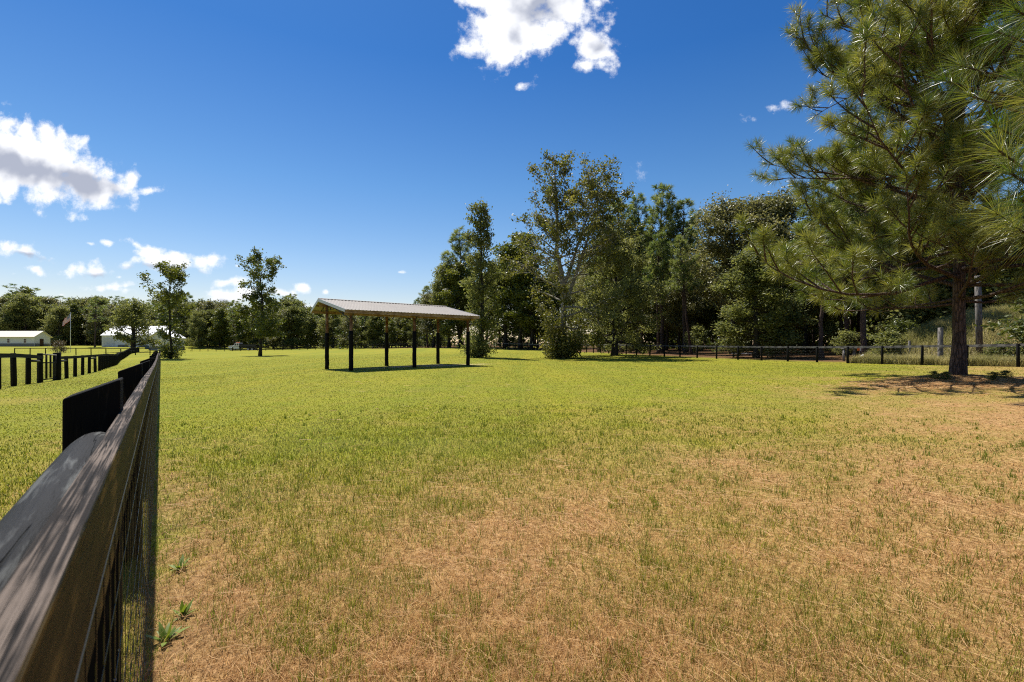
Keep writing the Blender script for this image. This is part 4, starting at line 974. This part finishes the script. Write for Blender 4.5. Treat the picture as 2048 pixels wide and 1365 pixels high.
# ------------------------------------------------------------------ the open shed
def shed():
    ang = R(40); P2 = (-9.85, 30.6); z0 = g1(*P2)
    t = thing('pole_shed', 'open pole shed with a ribbed metal roof on six posts wrapped in black', 'shed', (P2[0], P2[1], z0), ang)
    bay, dep = 4.35, 4.1
    zf, zr, zb = 3.83 - z0, 4.78 - z0, 4.12 - z0      # front eave, ridge, back eave
    yf, yr, yb = -.55, 3.94, 5.35
    xa, xb = -.62, 2 * bay + .62
    def zroof(y): return np.interp(y, [yf, yr, yb], [zf, zr, zb])
    c, s = math.cos(ang), math.sin(ang)
    gl = lambda x, y: g1(P2[0] + c * x - s * y, P2[1] + s * x + c * y) - z0
    for y in (0, dep):
        for x in (0, bay, 2 * bay):
            g = gl(x, y); top = float(zroof(y)) - .17
            mb = MB(); mb.tube([(x, y, g - .4), (x + .01, y, g + 1.5), (x, y, top)], [.105, .10, .095], 14); p = mb.obj('post', M['timber'], t, smooth=True)
            mb = MB(); n = 12; zz = np.linspace(g - .03, g + 2.42, n); rng = np.random.default_rng(int(x * 10 + y))
            mb.tube(np.stack([np.full(n, x) + rng.normal(0, .006, n), np.full(n, y) + rng.normal(0, .006, n), zz], 1), .136 + rng.normal(0, .004, n), 16)
            mb.obj('rubber_wrap', M['wrap'], p, smooth=True)
    # roof sheet with ribs, both slopes, with thickness
    def slope(ya, za, yb_, zb_):
        xs = []; hs = []; x = xa
        while x < xb - .02:
            for dx, h in ((0, 0), (.17, 0), (.19, .03), (.215, .03)): xs.append(x + dx); hs.append(h)
            x += .235
        xs.append(xb); hs.append(0); xs = np.minimum(np.array(xs), xb); hs = np.array(hs); n = len(xs)
        V = np.concatenate([np.stack([xs, np.full(n, ya), za + hs], 1), np.stack([xs, np.full(n, yb_), zb_ + hs], 1), np.stack([xs, np.full(n, ya), za + hs * 0 - .012], 1), np.stack([xs, np.full(n, yb_), zb_ + hs * 0 - .012], 1)])
        i = np.arange(n - 1); Q = np.concatenate([np.stack([i, i + 1, n + i + 1, n + i], 1), np.stack([2 * n + i, 3 * n + i, 3 * n + i + 1, 2 * n + i + 1], 1), np.stack([i, 2 * n + i, 2 * n + i + 1, i + 1], 1), np.stack([n + i, n + i + 1, 3 * n + i + 1, 3 * n + i], 1)])
        return V, Q
    mb = MB()
    for a in ((yf - .04, zf - .008, yr, zr), (yr + .002, zr, yb + .04, zb - .02)): mb.addq(*slope(*a))
    mb.obj('roof', M['roofmetal'], t)
    mb = MB(); mb.prism([(-.16, -.005), (0, .035), (.11, -.005), (.11, -.012), (0, .02), (-.16, -.012)], lambda a, b: (xa - .01, yr + a, zr + .03 + b), lambda a, b: (xb + .01, yr + a, zr + .03 + b)); mb.obj('ridge_cap', M['roofmetal'], t)
    # purlins under the sheet
    for y in np.concatenate([np.linspace(.15, 3.75, 5), [4.7]]):
        mb = MB(); z = float(zroof(y)) - .016 - .045; mb.box(((xa + xb) / 2, y, z), (xb - xa - .1, .04, .085)); mb.obj('purlin', M['timber_x'], t)
    # fascias and head beams
    mb = MB(); mb.box(((xa + xb) / 2, yf + .02, zf - .125), (xb - xa - .01, .04, .20)); mb.obj('eave_board', M['timber_x'], t)
    mb = MB(); mb.box(((xa + xb) / 2, yb - .02, zb - .13), (xb - xa - .01, .04, .20)); mb.obj('eave_board', M['timber_x'], t)
    for y in (0, dep):
        mb = MB(); mb.box(((xa + xb) / 2, y - (.145 if y == 0 else -.145), float(zroof(y)) - .27 - .04), (xb - xa - .3, .05, .26)); mb.obj('head_beam', M['timber_x'], t)
    for x in (xa - .012, xb + .012):
        for (ya, za, yb_, zb_) in ((yf - .05, zf, yr, zr), (yr, zr, yb + .05, zb - .015)):
            mb = MB(); q = [(ya, za + .03), (yb_, zb_ + .03), (yb_, zb_ - .17), (ya, za - .17)]
            mb.prism(q, lambda a, b: (x - .012, a, b), lambda a, b: (x + .012, a, b)); mb.obj('gable_trim', M['trim'], t)
    # black steel lattice trusses, one per post pair
    for x in (0, bay, 2 * bay):
        mb = MB(); r = .034
        def top(y): return float(zroof(y)) - .12
        def bot(y): return float(np.interp(y, [.1, 1.4, 2.6, dep - .1], [top(.1) - .58, top(1.4) - .42, top(2.6) - .30, top(dep) - .55]))
        ys = np.linspace(.1, dep - .1, 15)
        mb.tube([(x, y, top(y)) for y in (.1, dep - .1)], r, 6); mb.tube([(x, y, bot(y)) for y in ys], r, 6)
        for k in range(14):
            a, b = ys[k], ys[k + 1]
            mb.tube([(x, a, top(a) if k % 2 else bot(a)), (x, b, bot(b) if k % 2 else top(b))], .022, 5)
        mb.obj('steel_truss', M['steel'], t)
        for (ya, yb_) in ((0, yf + .1), (dep, yb - .15)):
            mb = MB(); d = 1 if yb_ > ya else -1; zt = lambda y: float(zroof(y)) - .13
            y1 = ya + d * .11
            mb.tube([(x, y1, zt(ya) - .55), (x, yb_, zt(yb_))], r, 6); mb.tube([(x, y1, zt(y1)), (x, yb_, zt(yb_) + .005)], r, 6)
            m_ = (y1 + yb_) / 2; mb.tube([(x, m_, zt(m_)), (x, m_, (zt(ya) - .55 + zt(yb_)) / 2)], .014, 5)
            mb.obj('bracket', M['steel'], t)
shed()

# ------------------------------------------------------------------ farm buildings far left
def gable_box(mb, x0, x1, y0, y1, z0, z1, zr, axis):
    if axis == 'x':   # ridge along x
        ym = (y0 + y1) / 2; poly = [(y0, z0), (y1, z0), (y1, z1), (ym, zr), (y0, z1)]
        mb.prism(poly, lambda a, b: (x0, a, b), lambda a, b: (x1, a, b))
    else:
        xm = (x0 + x1) / 2; poly = [(x0, z0), (x1, z0), (x1, z1), (xm, zr), (x0, z1)]
        mb.prism(poly, lambda a, b: (a, y0, b), lambda a, b: (a, y1, b))
def gable_roof(mb, x0, x1, y0, y1, z1, zr, axis, oh=.4, th=.15):
    if axis == 'x':
        ym = (y0 + y1) / 2; k = (zr - z1) / (ym - y0); e = z1 - k * oh
        poly = [(y0 - oh, e + .03), (ym, zr + .03), (y1 + oh, e + .03), (y1 + oh, e + .03 + th), (ym, zr + .03 + th), (y0 - oh, e + .03 + th)]
        mb.prism(poly, lambda a, b: (x0 - oh, a, b), lambda a, b: (x1 + oh, a, b))
    else:
        xm = (x0 + x1) / 2; k = (zr - z1) / (xm - x0); e = z1 - k * oh
        poly = [(x0 - oh, e + .03), (xm, zr + .03), (x1 + oh, e + .03), (x1 + oh, e + .03 + th), (xm, zr + .03 + th), (x0 - oh, e + .03 + th)]
        mb.prism(poly, lambda a, b: (a, y0 - oh, b), lambda a, b: (a, y1 + oh, b))
def window(t, x, y, z, w, h, face='-y'):
    mb = MB(); f = .08
    for (cx, cz, dx, dz) in ((x, z + h / 2, w, f), (x, z - h / 2, w, f), (x, z, w, f * .7)): mb.box((cx, y - .03, cz), (dx, .06, dz))
    for sx in (-1, 1): mb.box((x + sx * (w / 2 - f / 2), y - .028, z), (f, .05, h))
    fr = mb.obj('window', M['white'], t); mb = MB(); mb.box((x, y - .012, z), (w - .05, .02, h - .05)); mb.obj('pane', M['glass'], fr)
def farm():
    # long low building with cream roof
    Y = 160.0; s = Y / 1000; x1 = at(68, Y); x0 = at(-110, Y); zb = zat(693.5, Y); t = thing('farm_building', 'long low white building with cream metal roof and grey base at the left edge', 'building', (x1, Y, zb))
    L = x0 - x1; h = 3.2; d = 5.6; hr = 4.9
    mb = MB(); gable_box(mb, L, 0, 0, d, -1.5, h, hr, 'x'); mb.obj('wall', M['siding'], t)
    mb = MB(); gable_roof(mb, L, 0, 0, d, h, hr, 'x', .5); mb.obj('roof', M['tanroof'], t)
    mb = MB(); mb.box((L / 2, -.02, .5), (-L, .04, 1.0)); mb.box((.02, d / 2, .5), (.04, d + .08, 1.0)); mb.obj('wainscot', M['wainscot'], t)
    for px in (17, 50): window(t, at(px, Y) - x1, -.001, 1.85, .9, 1.35)
    mb = MB(); mb.box((.045, d * .46, 1.25), (.05, 1.3, 2.5)); dr = mb.obj('door', M['door'], t)
    mb = MB(); mb.tube([(.08, d * .46 - .5, 1.1), (.13, d * .46 - .5, 1.1)], .04, 8); mb.obj('handle', M['galv'], dr)
    for (y,) in ((0.05,), (d - .05,)):
        mb = MB(); mb.box((.03, y, h / 2), (.06, .1, h)); mb.obj('corner_trim', M['white'], t)
    # white barn
    x0 = at(203.5, Y); x1 = at(313, Y); zb = zat(694.5, Y); t = thing('barn', 'white barn with bright white metal roof and roll up door behind the round tree', 'building', (x0, Y, zb))
    L = x1 - x0; h = zat(671, Y) - zb; hr = zat(655.5, Y - 0) - zb + .55; d = 10
    mb = MB(); gable_box(mb, 0, L, 0, d, -1.5, h, hr, 'x'); mb.obj('wall', M['siding'], t)
    mb = MB(); gable_roof(mb, 0, L, 0, d, h, hr, 'x', .3); mb.obj('roof', M['whiteroof'], t)
    def dx(px): return at(px, Y) - x0
    mb = MB(); mb.box(((dx(236) + dx(256)) / 2, -.02, .35), (dx(256) - dx(236), .04, .7)); mb.box(((dx(279) + dx(296)) / 2, -.02, .35), (dx(296) - dx(279), .04, .7)); mb.obj('wainscot', M['wainscot'], t)
    mb = MB(); a, b = dx(207), dx(229)
    for k in range(5): mb.box(((a + b) / 2, -.03, .3 + k * .56), (b - a, .05, .53))
    mb.obj('roller_door', M['wdoor'], t, bevel=.01)
    mb = MB(); a, b = dx(257), dx(268); mb.box(((a + b) / 2, -.03, 1.1), (b - a, .05, 2.2)); dr = mb.obj('door', M['wdoor'], t)
    mb = MB(); mb.tube([(b - .2, -.06, 1.0), (b - .2, -.12, 1.0)], .04, 8); mb.obj('handle', M['galv'], dr)
    # front wing with a gable facing the field
    Y2 = 148.0; xa = at(297, Y2); xb = at(347, Y2); zb = zat(699, Y2); t2 = thing('barn_wing', 'white gabled wing with grey base behind the thin tree at the fence end', 'building', (xa, Y2, zb))
    w = xb - xa; h2 = zat(676, Y2) - zb; hr2 = zat(661, Y2) - zb
    mb = MB(); gable_box(mb, 0, w, 0, 5, -1.5, h2, hr2, 'y'); mb.obj('wall', M['siding'], t2)
    mb = MB(); gable_roof(mb, 0, w, 0, 5, h2, hr2, 'y', .35); mb.obj('roof', M['whiteroof'], t2)
    mb = MB(); mb.box((w / 2, -.02, .35), (w, .04, .9)); mb.box((-.02, 2.5, .35), (.04, 4.9, .9)); mb.box((w + .02, 2.5, .35), (.04, 5.08, .9)); mb.obj('wainscot', M['wainscot'], t2)
    window(t2, at(312, Y2) - xa, -.001, 1.9, .9, .7)
    # blue bin
    x = at(294, 142); z = g1(x, 142); t3 = thing('waste_bin', 'blue wheeled waste bin beside the barn', 'bin', (x, 142, zat(699.3, 142)))
    mb = MB(); mb.prism([(-.32, .08), (.32, .08), (.40, 1.0), (-.40, 1.0)], lambda a, b: (a, -.35, b), lambda a, b: (a, .35, b)); mb.obj('bin_body', M['blue'], t3, bevel=.02)
    mb = MB(); mb.box((0, -.02, 1.05), (.9, .84, .08)); mb.obj('lid', M['blue'], t3, bevel=.02)
    for sx in (-1, 1): mb = MB(); mb.tube([(sx * .38, .25, .1), (sx * .45, .25, .1)], .1, 12); mb.obj('wheel', M['tyre'], t3)
farm()

# ground under the buildings is slightly higher than the field: make sure they are footed
# ------------------------------------------------------------------ flag pole
def flag():
    Y = 128.0; x = at(141, Y); z = g1(x, Y); zt = zat(627, Y)
    t = thing('flagpole', 'slim white flagpole standing on the lawn left of the barn', 'flagpole', (x, Y, z)); H = zt - z
    mb = MB(); mb.tube([(0, 0, -.3), (0, 0, H * .5), (0, 0, H)], [.075, .06, .035], 10); mb.obj('pole', M['white'], t, smooth=True)
    mb = MB(); mb.tube([(0, 0, H), (0, 0, H + .05), (0, 0, H + .12), (0, 0, H + .17)], [.04, .09, .09, .02], 10); mb.obj('finial', M['galv'], t, smooth=True)
    # flag: hoist 1.7 m, fly 2.9 m, sagging away to the left
    nu, nv = 29, 27; U, Vv = np.meshgrid(np.linspace(0, 1, nu), np.linspace(0, 1, nv)); ho, fl = 1.75, 3.1
    X = -.05 - U * fl * .66 - .05 * np.sin(U * 9 + Vv * 2); Yy = .22 * np.sin(U * 8.5 + Vv * 1.4) * U
    Z = H - .12 - Vv * ho * (1 - .28 * U) - U * fl * .62 + .05 * np.sin(U * 12)
    P = np.stack([X, Yy, Z], -1).reshape(-1, 3); i = (np.arange(nv - 1)[:, None] * nu + np.arange(nu - 1)[None]).ravel(); Q = np.stack([i, i + 1, i + nu + 1, i + nu], 1)
    vv = ((Vv[:-1, :-1] + Vv[1:, 1:]) / 2).ravel(); uu = ((U[:-1, :-1] + U[1:, 1:]) / 2).ravel()
    red = (np.floor(vv * 13) % 2 == 0); can = (vv < 7 / 13) & (uu < .4); star = can & ((np.floor(uu * 28) + np.floor(vv * 26)) % 2 == 0) & (np.floor(vv * 26) % 2 == 1)
    mi = np.where(can, 2, np.where(red, 0, 1)); mi = np.where(star, 1, mi)
    fr = simple_mat('flag_red', (.50, .03, .06), .8); fw = simple_mat('flag_white', (.75, .75, .75), .8); fb = simple_mat('flag_blue', (.03, .035, .14), .8)
    me = np_mesh('flag', P, [Q], [fr, fw, fb], mat_idx=mi, smooth=True)
    o = link('flag', me, None, (x, Y, z)); sm = o.modifiers.new('thick', 'SOLIDIFY'); sm.thickness = .01
    tag(o, 'red, white and blue striped flag with a starred corner hanging from the pole', 'flag')
flag()

# ------------------------------------------------------------------ work truck
def wheel(t, x, y, r, w):
    mb = MB(); mb.tube([(x, y - w / 2, r), (x, y - w / 2 + .03, r), (x, y + w / 2 - .03, r), (x, y + w / 2, r)], [r * .9, r, r, r * .9], 20); o = mb.obj('wheel', M['tyre'], t, smooth=False)
    mb = MB(); mb.tube([(x, y - w / 2 - .02, r), (x, y + w / 2 + .02, r)], r * .52, 14); mb.obj('rim', M['galv'], o)
def truck():
    Y = 151.5; x = at(459.5, Y); z = zat(702, Y)
    t = thing('work_truck', 'white nosed work truck with an orange roof beacon and long dark bed', 'truck', (x, Y, z))
    mb = MB(); hw = 1.1
    hood = [(.15, .75), (2.0, .75), (2.0, 1.62), (1.0, 1.52), (.25, 1.38), (.1, 1.1)]
    mb.prism(hood, lambda a, b: (a, -hw * .85, b), lambda a, b: (a, hw * .85, b)); mb.obj('hood', M['white'], t, bevel=.05)
    mb = MB(); cabp = [(1.75, .62), (3.35, .62), (3.35, 2.35), (2.15, 2.35), (1.75, 1.55)]
    mb.prism(cabp, lambda a, b: (a, -hw, b), lambda a, b: (a, hw, b)); cb = mb.obj('cab', M['white'], t, bevel=.05)
    for sy in (-1, 1):
        mb = MB(); q = [(1.98, 1.6), (2.55, 1.6), (2.55, 2.2), (2.22, 2.2)]; mb.prism(q, lambda a, b: (a, sy * (hw - .01), b), lambda a, b: (a, sy * (hw + .015), b)); mb.obj('window', M['glass'], cb)
        mb = MB(); q = [(2.7, 1.6), (3.2, 1.6), (3.2, 2.2), (2.7, 2.2)]; mb.prism(q, lambda a, b: (a, sy * (hw - .01), b), lambda a, b: (a, sy * (hw + .015), b)); mb.obj('window', M['glass'], cb)
        mb = MB(); mb.box((1.0, sy * hw * .9, .95), (1.1, .34, .16)); mb.obj('fender', M['white'], t, bevel=.04)
        mb = MB(); mb.tube([(.07, sy * .7, 1.15), (.14, sy * .7, 1.15)], .12, 12); mb.obj('headlight', M['galv'], t)
    mb = MB(); q = [(1.80, 1.62), (2.14, 2.28)]; mb.add([(1.775, -hw + .12, 1.62), (1.775, hw - .12, 1.62), (2.115, hw - .12, 2.28), (2.115, -hw + .12, 2.28)], [[0, 1, 2, 3]]); ws = mb.obj('windscreen', M['glass'], cb); ws.modifiers.new('thick', 'SOLIDIFY').thickness = .02
    mb = MB(); mb.box((2.5, 0, 2.42), (.55, 1.1, .14)); mb.obj('beacon', M['orange'], t, bevel=.03)
    mb = MB(); mb.box((.02, 0, .75), (.16, 2.1, .26)); mb.obj('bumper', M['galv'], t, bevel=.02)
    mb = MB(); mb.box((5.0, 0, .85), (7.0, .9, .2)); mb.obj('chassis', M['steel'], t)
    mb = MB(); mb.box((6.0, 0, 1.12), (4.9, 2.3, .14))
    for sy in (-1, 1): mb.box((6.0, sy * 1.11, 1.55), (4.9, .07, .72))
    mb.box((3.6, 0, 1.7), (.08, 2.29, 1.02)); mb.box((8.4, 0, 1.5), (.08, 2.15, .62)); mb.obj('bed', M['steel'], t)
    for X in (1.0, 6.1, 7.3):
        for sy in (-1, 1): wheel(t, X, sy * .92, .48, .28)
truck()

# ------------------------------------------------------------------ shrub by the flag pole
K = broadleaf_meshes('flower_shrub', 111, 1.6, [(.05, 1.6), (.4, 1.9), (.8, 1.3), (1, .5)], .05, 26, .2, 1600, 'leaf_pink', 'bark_dark', t0=.05, e0=10, e1=60, sig=.2)
plant(K, 'flowering_shrub', 'low shrub with reddish pink flowers left of the flagpole', 119, 118, top=692, wide=.95, cat='shrub')

# ------------------------------------------------------------------ things beyond the right fence
def bank():
    # grass covered earth bank
    cx, cy = at(2050, 38.5), 38.5; n = 60
    rr = np.linspace(0, 1, 22); th = np.linspace(0, 2 * np.pi, n, endpoint=False)
    Rr, T = np.meshgrid(rr, th, indexing='ij'); X = cx + Rr * 11.5 * np.cos(T); Y = cy + Rr * 6.5 * np.sin(T)
    h = 3.6 * (1 - np.clip(Rr, 0, 1) ** 2.1) * (.8 + .4 * fbm(X * .35, Y * .35, 3)); Z = gz(X, Y) + h - .25 * (Rr > .97)
    V = np.stack([X, Y, Z], -1).reshape(-1, 3); i = (np.arange(21)[:, None] * n); j = np.arange(n)[None]; k = (j + 1) % n
    Q = np.stack([i + j, i + k, i + n + k, i + n + j], -1).reshape(-1, 4)[:, ::-1]
    o = link('grass_bank', np_mesh('grass_bank', V, [Q], simple_mat('bank_earth', (.20, .16, .075), .95, var=.4, scale=3), smooth=True)); tag(o, kind='structure')
    rng = np.random.default_rng(6); m = 52000
    r = np.sqrt(rng.uniform(0, 1, m)) * 1.0; t = rng.uniform(0, 2 * np.pi, m); x = cx + r * 11.5 * np.cos(t); y = cy + r * 6.5 * np.sin(t)
    hh = 3.6 * (1 - np.clip(r, 0, 1) ** 2.1) * (.8 + .4 * fbm(x * .35, y * .35, 3)); z = gz(x, y) + hh - .05
    # tall grass on the flat in front of it too
    m2 = 16000; s = rng.uniform(0, 1, m2); yy = 26 + s * 12; xx = np.interp(yy, RF[::-1, 1], RF[::-1, 0]) + rng.uniform(.15, 2.4, m2); x = np.concatenate([x, xx]); y = np.concatenate([y, yy]); z = np.concatenate([z, gz(xx, yy)])
    n_ = len(x); a = rng.uniform(0, 6.28, n_); H = rng.uniform(.25, .75, n_) * (.6 + .8 * fbm(x * .8, y * .8, 8)); w = rng.uniform(.010, .022, n_)
    root = np.stack([x, y, z], 1); sd = np.stack([np.cos(a), np.sin(a), 0 * a], 1) * w[:, None]; b = rng.uniform(0, 6.28, n_); ld = np.stack([np.cos(b), np.sin(b), 0 * b], 1) * (H * rng.uniform(.2, .8, n_))[:, None]
    up = np.zeros((n_, 3)); up[:, 2] = H; V = np.stack([root - sd, root + sd, root + up * .6 + ld * .35 + sd * .7, root + up * .6 + ld * .35 - sd * .7, root + up * .95 + ld], 1).reshape(-1, 3)
    i = np.arange(n_)[:, None] * 5; u = np.clip(fbm(x * .5, y * .5, 17)[:, None] * 1.3 - .2 + rng.normal(0, .2, (n_, 1)), 0, 1)
    col = (1 - u) * np.array([[.20, .20, .05]]) + u * np.array([[.48, .41, .17]])
    tag(link('tall_grass', np_mesh('tall_grass', V, [i + np.array([[0, 1, 2, 3]]), i + np.array([[3, 2, 4]])], M['grass'], {'col': np.repeat(np.clip(col, 0, 1), 5, 0)})), 'tall pale dry grass over the bank behind the right fence', 'grass', kind='stuff')
bank()
def small_things():
    def pole(px, Y, ytop, ybot, r, label, mat, name='wooden_pole', lean=0):
        x = at(px, Y); zb = min(zat(ybot, Y), g1(x, Y) + 4) - .6; zt = zat(ytop, Y)
        mb = MB(); mb.tube([(0, 0, 0), (lean * .5, 0, (zt - zb) * .5), (lean, 0, zt - zb - .02), (lean, 0, zt - zb)], [r, r * .96, r * .9, r * .8], 14)
        tag(mb.obj(name, mat, None, smooth=True, loc=(x, Y, zb)), label, 'pole')
    pole(1959, 34.2, 552, 690, .19, 'pale grey weathered pole standing on the grassy bank', M['poledull'], lean=-.12)
    pole(1881, 33.2, 656, 735, .16, 'short thick cut pole just left of the big pine trunk behind the rail', M['poledull'])
    pole(1819, 37, 682, 726, .09, 'short thin grey stake in the tall grass behind the rail', M['poledull'], 'wooden_stake')
    # white painted beam lying on two stumps
    Y = 56.0; x = at(1483, Y); t = thing('white_beam', 'white painted beam resting low above the straw behind the fence', 'beam', (x, Y, zat(707.5, Y)))
    mb = MB(); mb.tube([(-1.15, 0, 0), (0, 0, -.02), (1.15, 0, -.03)], .075, 10); mb.obj('beam', M['white'], t, smooth=True)
    for sx in (-.9, .9): mb = MB(); mb.tube([(sx, 0, -1.0), (sx, 0, -.07)], .09, 8); mb.obj('leg', M['post_far'], t, smooth=True)
    # plank table on a post
    Y = 41.5; x = at(1698, Y); t = thing('plank_bench', 'rough plank bench on grey stump legs behind the right fence', 'bench', (x, Y, g1(x, Y)))
    hz = zat(697, Y) - g1(x, Y)
    mb = MB(); mb.box((0, 0, hz), (1.15, .4, .06)); mb.obj('seat', M['poledull'], t)
    for sx in (-.42, .42): mb = MB(); mb.tube([(sx, 0, -.2), (sx, 0, hz - .03)], .10, 10); mb.obj('leg', M['poledull'], t, smooth=True)
    # marker flag, blue drum, white bucket
    Y = 42.5; x = at(1719.5, Y); z = g1(x, Y); t = thing('marker_flag', 'small orange and white marker flag on a thin rod behind the fence', 'marker', (x, Y, z)); h = zat(695, Y) - z
    mb = MB(); mb.tube([(0, 0, 0), (0, 0, h)], .014, 6); mb.obj('rod', M['galv'], t)
    mb = MB(); mb.box((-.10, 0, h - .16), (.2, .015, .28)); mb.obj('flag_cloth', M['orange'], t); mb = MB(); mb.box((.06, 0, h - .16), (.09, .015, .28)); mb.obj('flag_cloth', M['white'], t)
    Y = 43.5; x = at(1727.5, Y); z = g1(x, Y); t = thing('plastic_drum', 'blue plastic drum standing behind the fence', 'drum', (x, Y, z)); h = zat(697, Y) - z
    mb = MB(); mb.tube([(0, 0, 0), (0, 0, .05), (0, 0, h * .33), (0, 0, h * .35), (0, 0, h * .66), (0, 0, h * .68), (0, 0, h - .05), (0, 0, h)], [.2, .23, .23, .24, .24, .23, .23, .2], 16); mb.obj('drum_body', M['blue'], t, smooth=True)
    mb = MB(); mb.tube([(.1, 0, h), (.1, 0, h + .03)], .04, 10); mb.obj('bung_cap', M['white'], t)
    Y = 41.0; x = at(1723, Y); z = g1(x, Y); t = thing('bucket', 'white bucket tipped over in the grass by a fence post', 'bucket', (x, Y, z + .28)); t.rotation_euler = (R(70), R(15), R(40))
    mb = MB(); mb.tube([(0, 0, -.2), (0, 0, .2), (0, 0, .22), (0, 0, .22), (0, 0, -.16)], [.17, .21, .225, .2, .15], 18); mb.obj('bucket_body', M['white'], t, smooth=True)
    mb = MB(); a = np.linspace(0, np.pi, 12); mb.tube(np.stack([.22 * np.cos(a), .1 * np.sin(a), .2 + .16 * np.sin(a)], 1), .006, 5); mb.obj('handle', M['galv'], t)
small_things()
# shrubs along the bank and near the right edge
for (px, Y, top, k, lab) in [(2095, 30, 600, 1, 'bright green bush overhanging the rail at the right edge'), (1978, 46, 575, 1, 'bright green bush behind the pale grey pole'),
                             (1835, 48, 600, 0, 'dark bush behind the short thick pole'), (1795, 46, 652, 1, 'small light green bush left of the grassy bank'), (1905, 49, 560, 0, 'tall dark bush behind the big pine trunk'), (2080, 46, 520, 1, 'tall green bush at the top of the bank'), (1995, 50, 520, 0, 'tall dark bush behind the bank'), (2000, 30.8, 690, 0, 'small dark bush against the wire under the rail')]:
    plant(KS[k], 'bush', lab, px, Y, top=top, cat='bush', wide=1.3, dz=-.1)

# ------------------------------------------------------------------ weeds
def weed_meshes(seed, h, n):
    rng = np.random.default_rng(seed); V = []; Fq = []; tint = []; mb = MB()
    for k in range(n):
        az = k * 2.4 + rng.normal(0, .3); e = R(rng.uniform(20, 80)); L = h * rng.uniform(.6, 1.1); S = grow_curve((0, 0, 0), (math.cos(az) * math.cos(e), math.sin(az) * math.cos(e), math.sin(e)), L, 4, rng, -.4, .06)
        sd = np.cross(S[-1] - S[0], [0, 0, 1.]); sd /= np.linalg.norm(sd) + 1e-9; w = L * .13 * np.array([.3, .9, 1.0, .6, .03])
        o = len(V); V += [*(S - sd * w[:, None])] + [*(S + sd * w[:, None])]; Fq += [[o + i, o + 5 + i, o + 6 + i, o + 1 + i] for i in range(4)]; tint += [rng.uniform(.1, .8)] * 10
    return np_mesh('weed', np.array(V), [np.array(Fq)], M['weed'], {'tint': np.array(tint)}, smooth=True)
wm = [weed_meshes(s, .12, 13) for s in (1, 2, 3)]
for (Y, u, s, lab) in [(3.35, .10, .9, 'leafy weed in the dry strip by the near fence, farthest of three'), (2.75, .10, .8, 'leafy weed in the dry strip by the near fence, middle of three'), (2.55, .02, 1.0, 'broad leafed weed growing close under the near fence, closest of three')]:
    p = FD * Y + FN * u
    tag(link('weed', wm[int(Y * 7) % 3], None, (p[0], p[1], g1(*p)), (0, 0, Y * 5), (s, s, s)), lab, 'weed')
for k, (px, Y, top, lab) in enumerate([(1868, 16.6, 738, 'leafy sapling left of the foot of the big pine'), (1890, 16.3, 741, 'low leafy sprig right at the left foot of the big pine'), (2010, 16.2, 744, 'leafy sprig right of the foot of the big pine'), (1985, 15.8, 752, 'low dark weed in the shade right of the big pine')]):
    x = at(px, Y); z = g1(x, Y); plant(KS[k % 2], 'sapling', lab, px, Y, sc=.06, wide=1.7, cat='sapling')
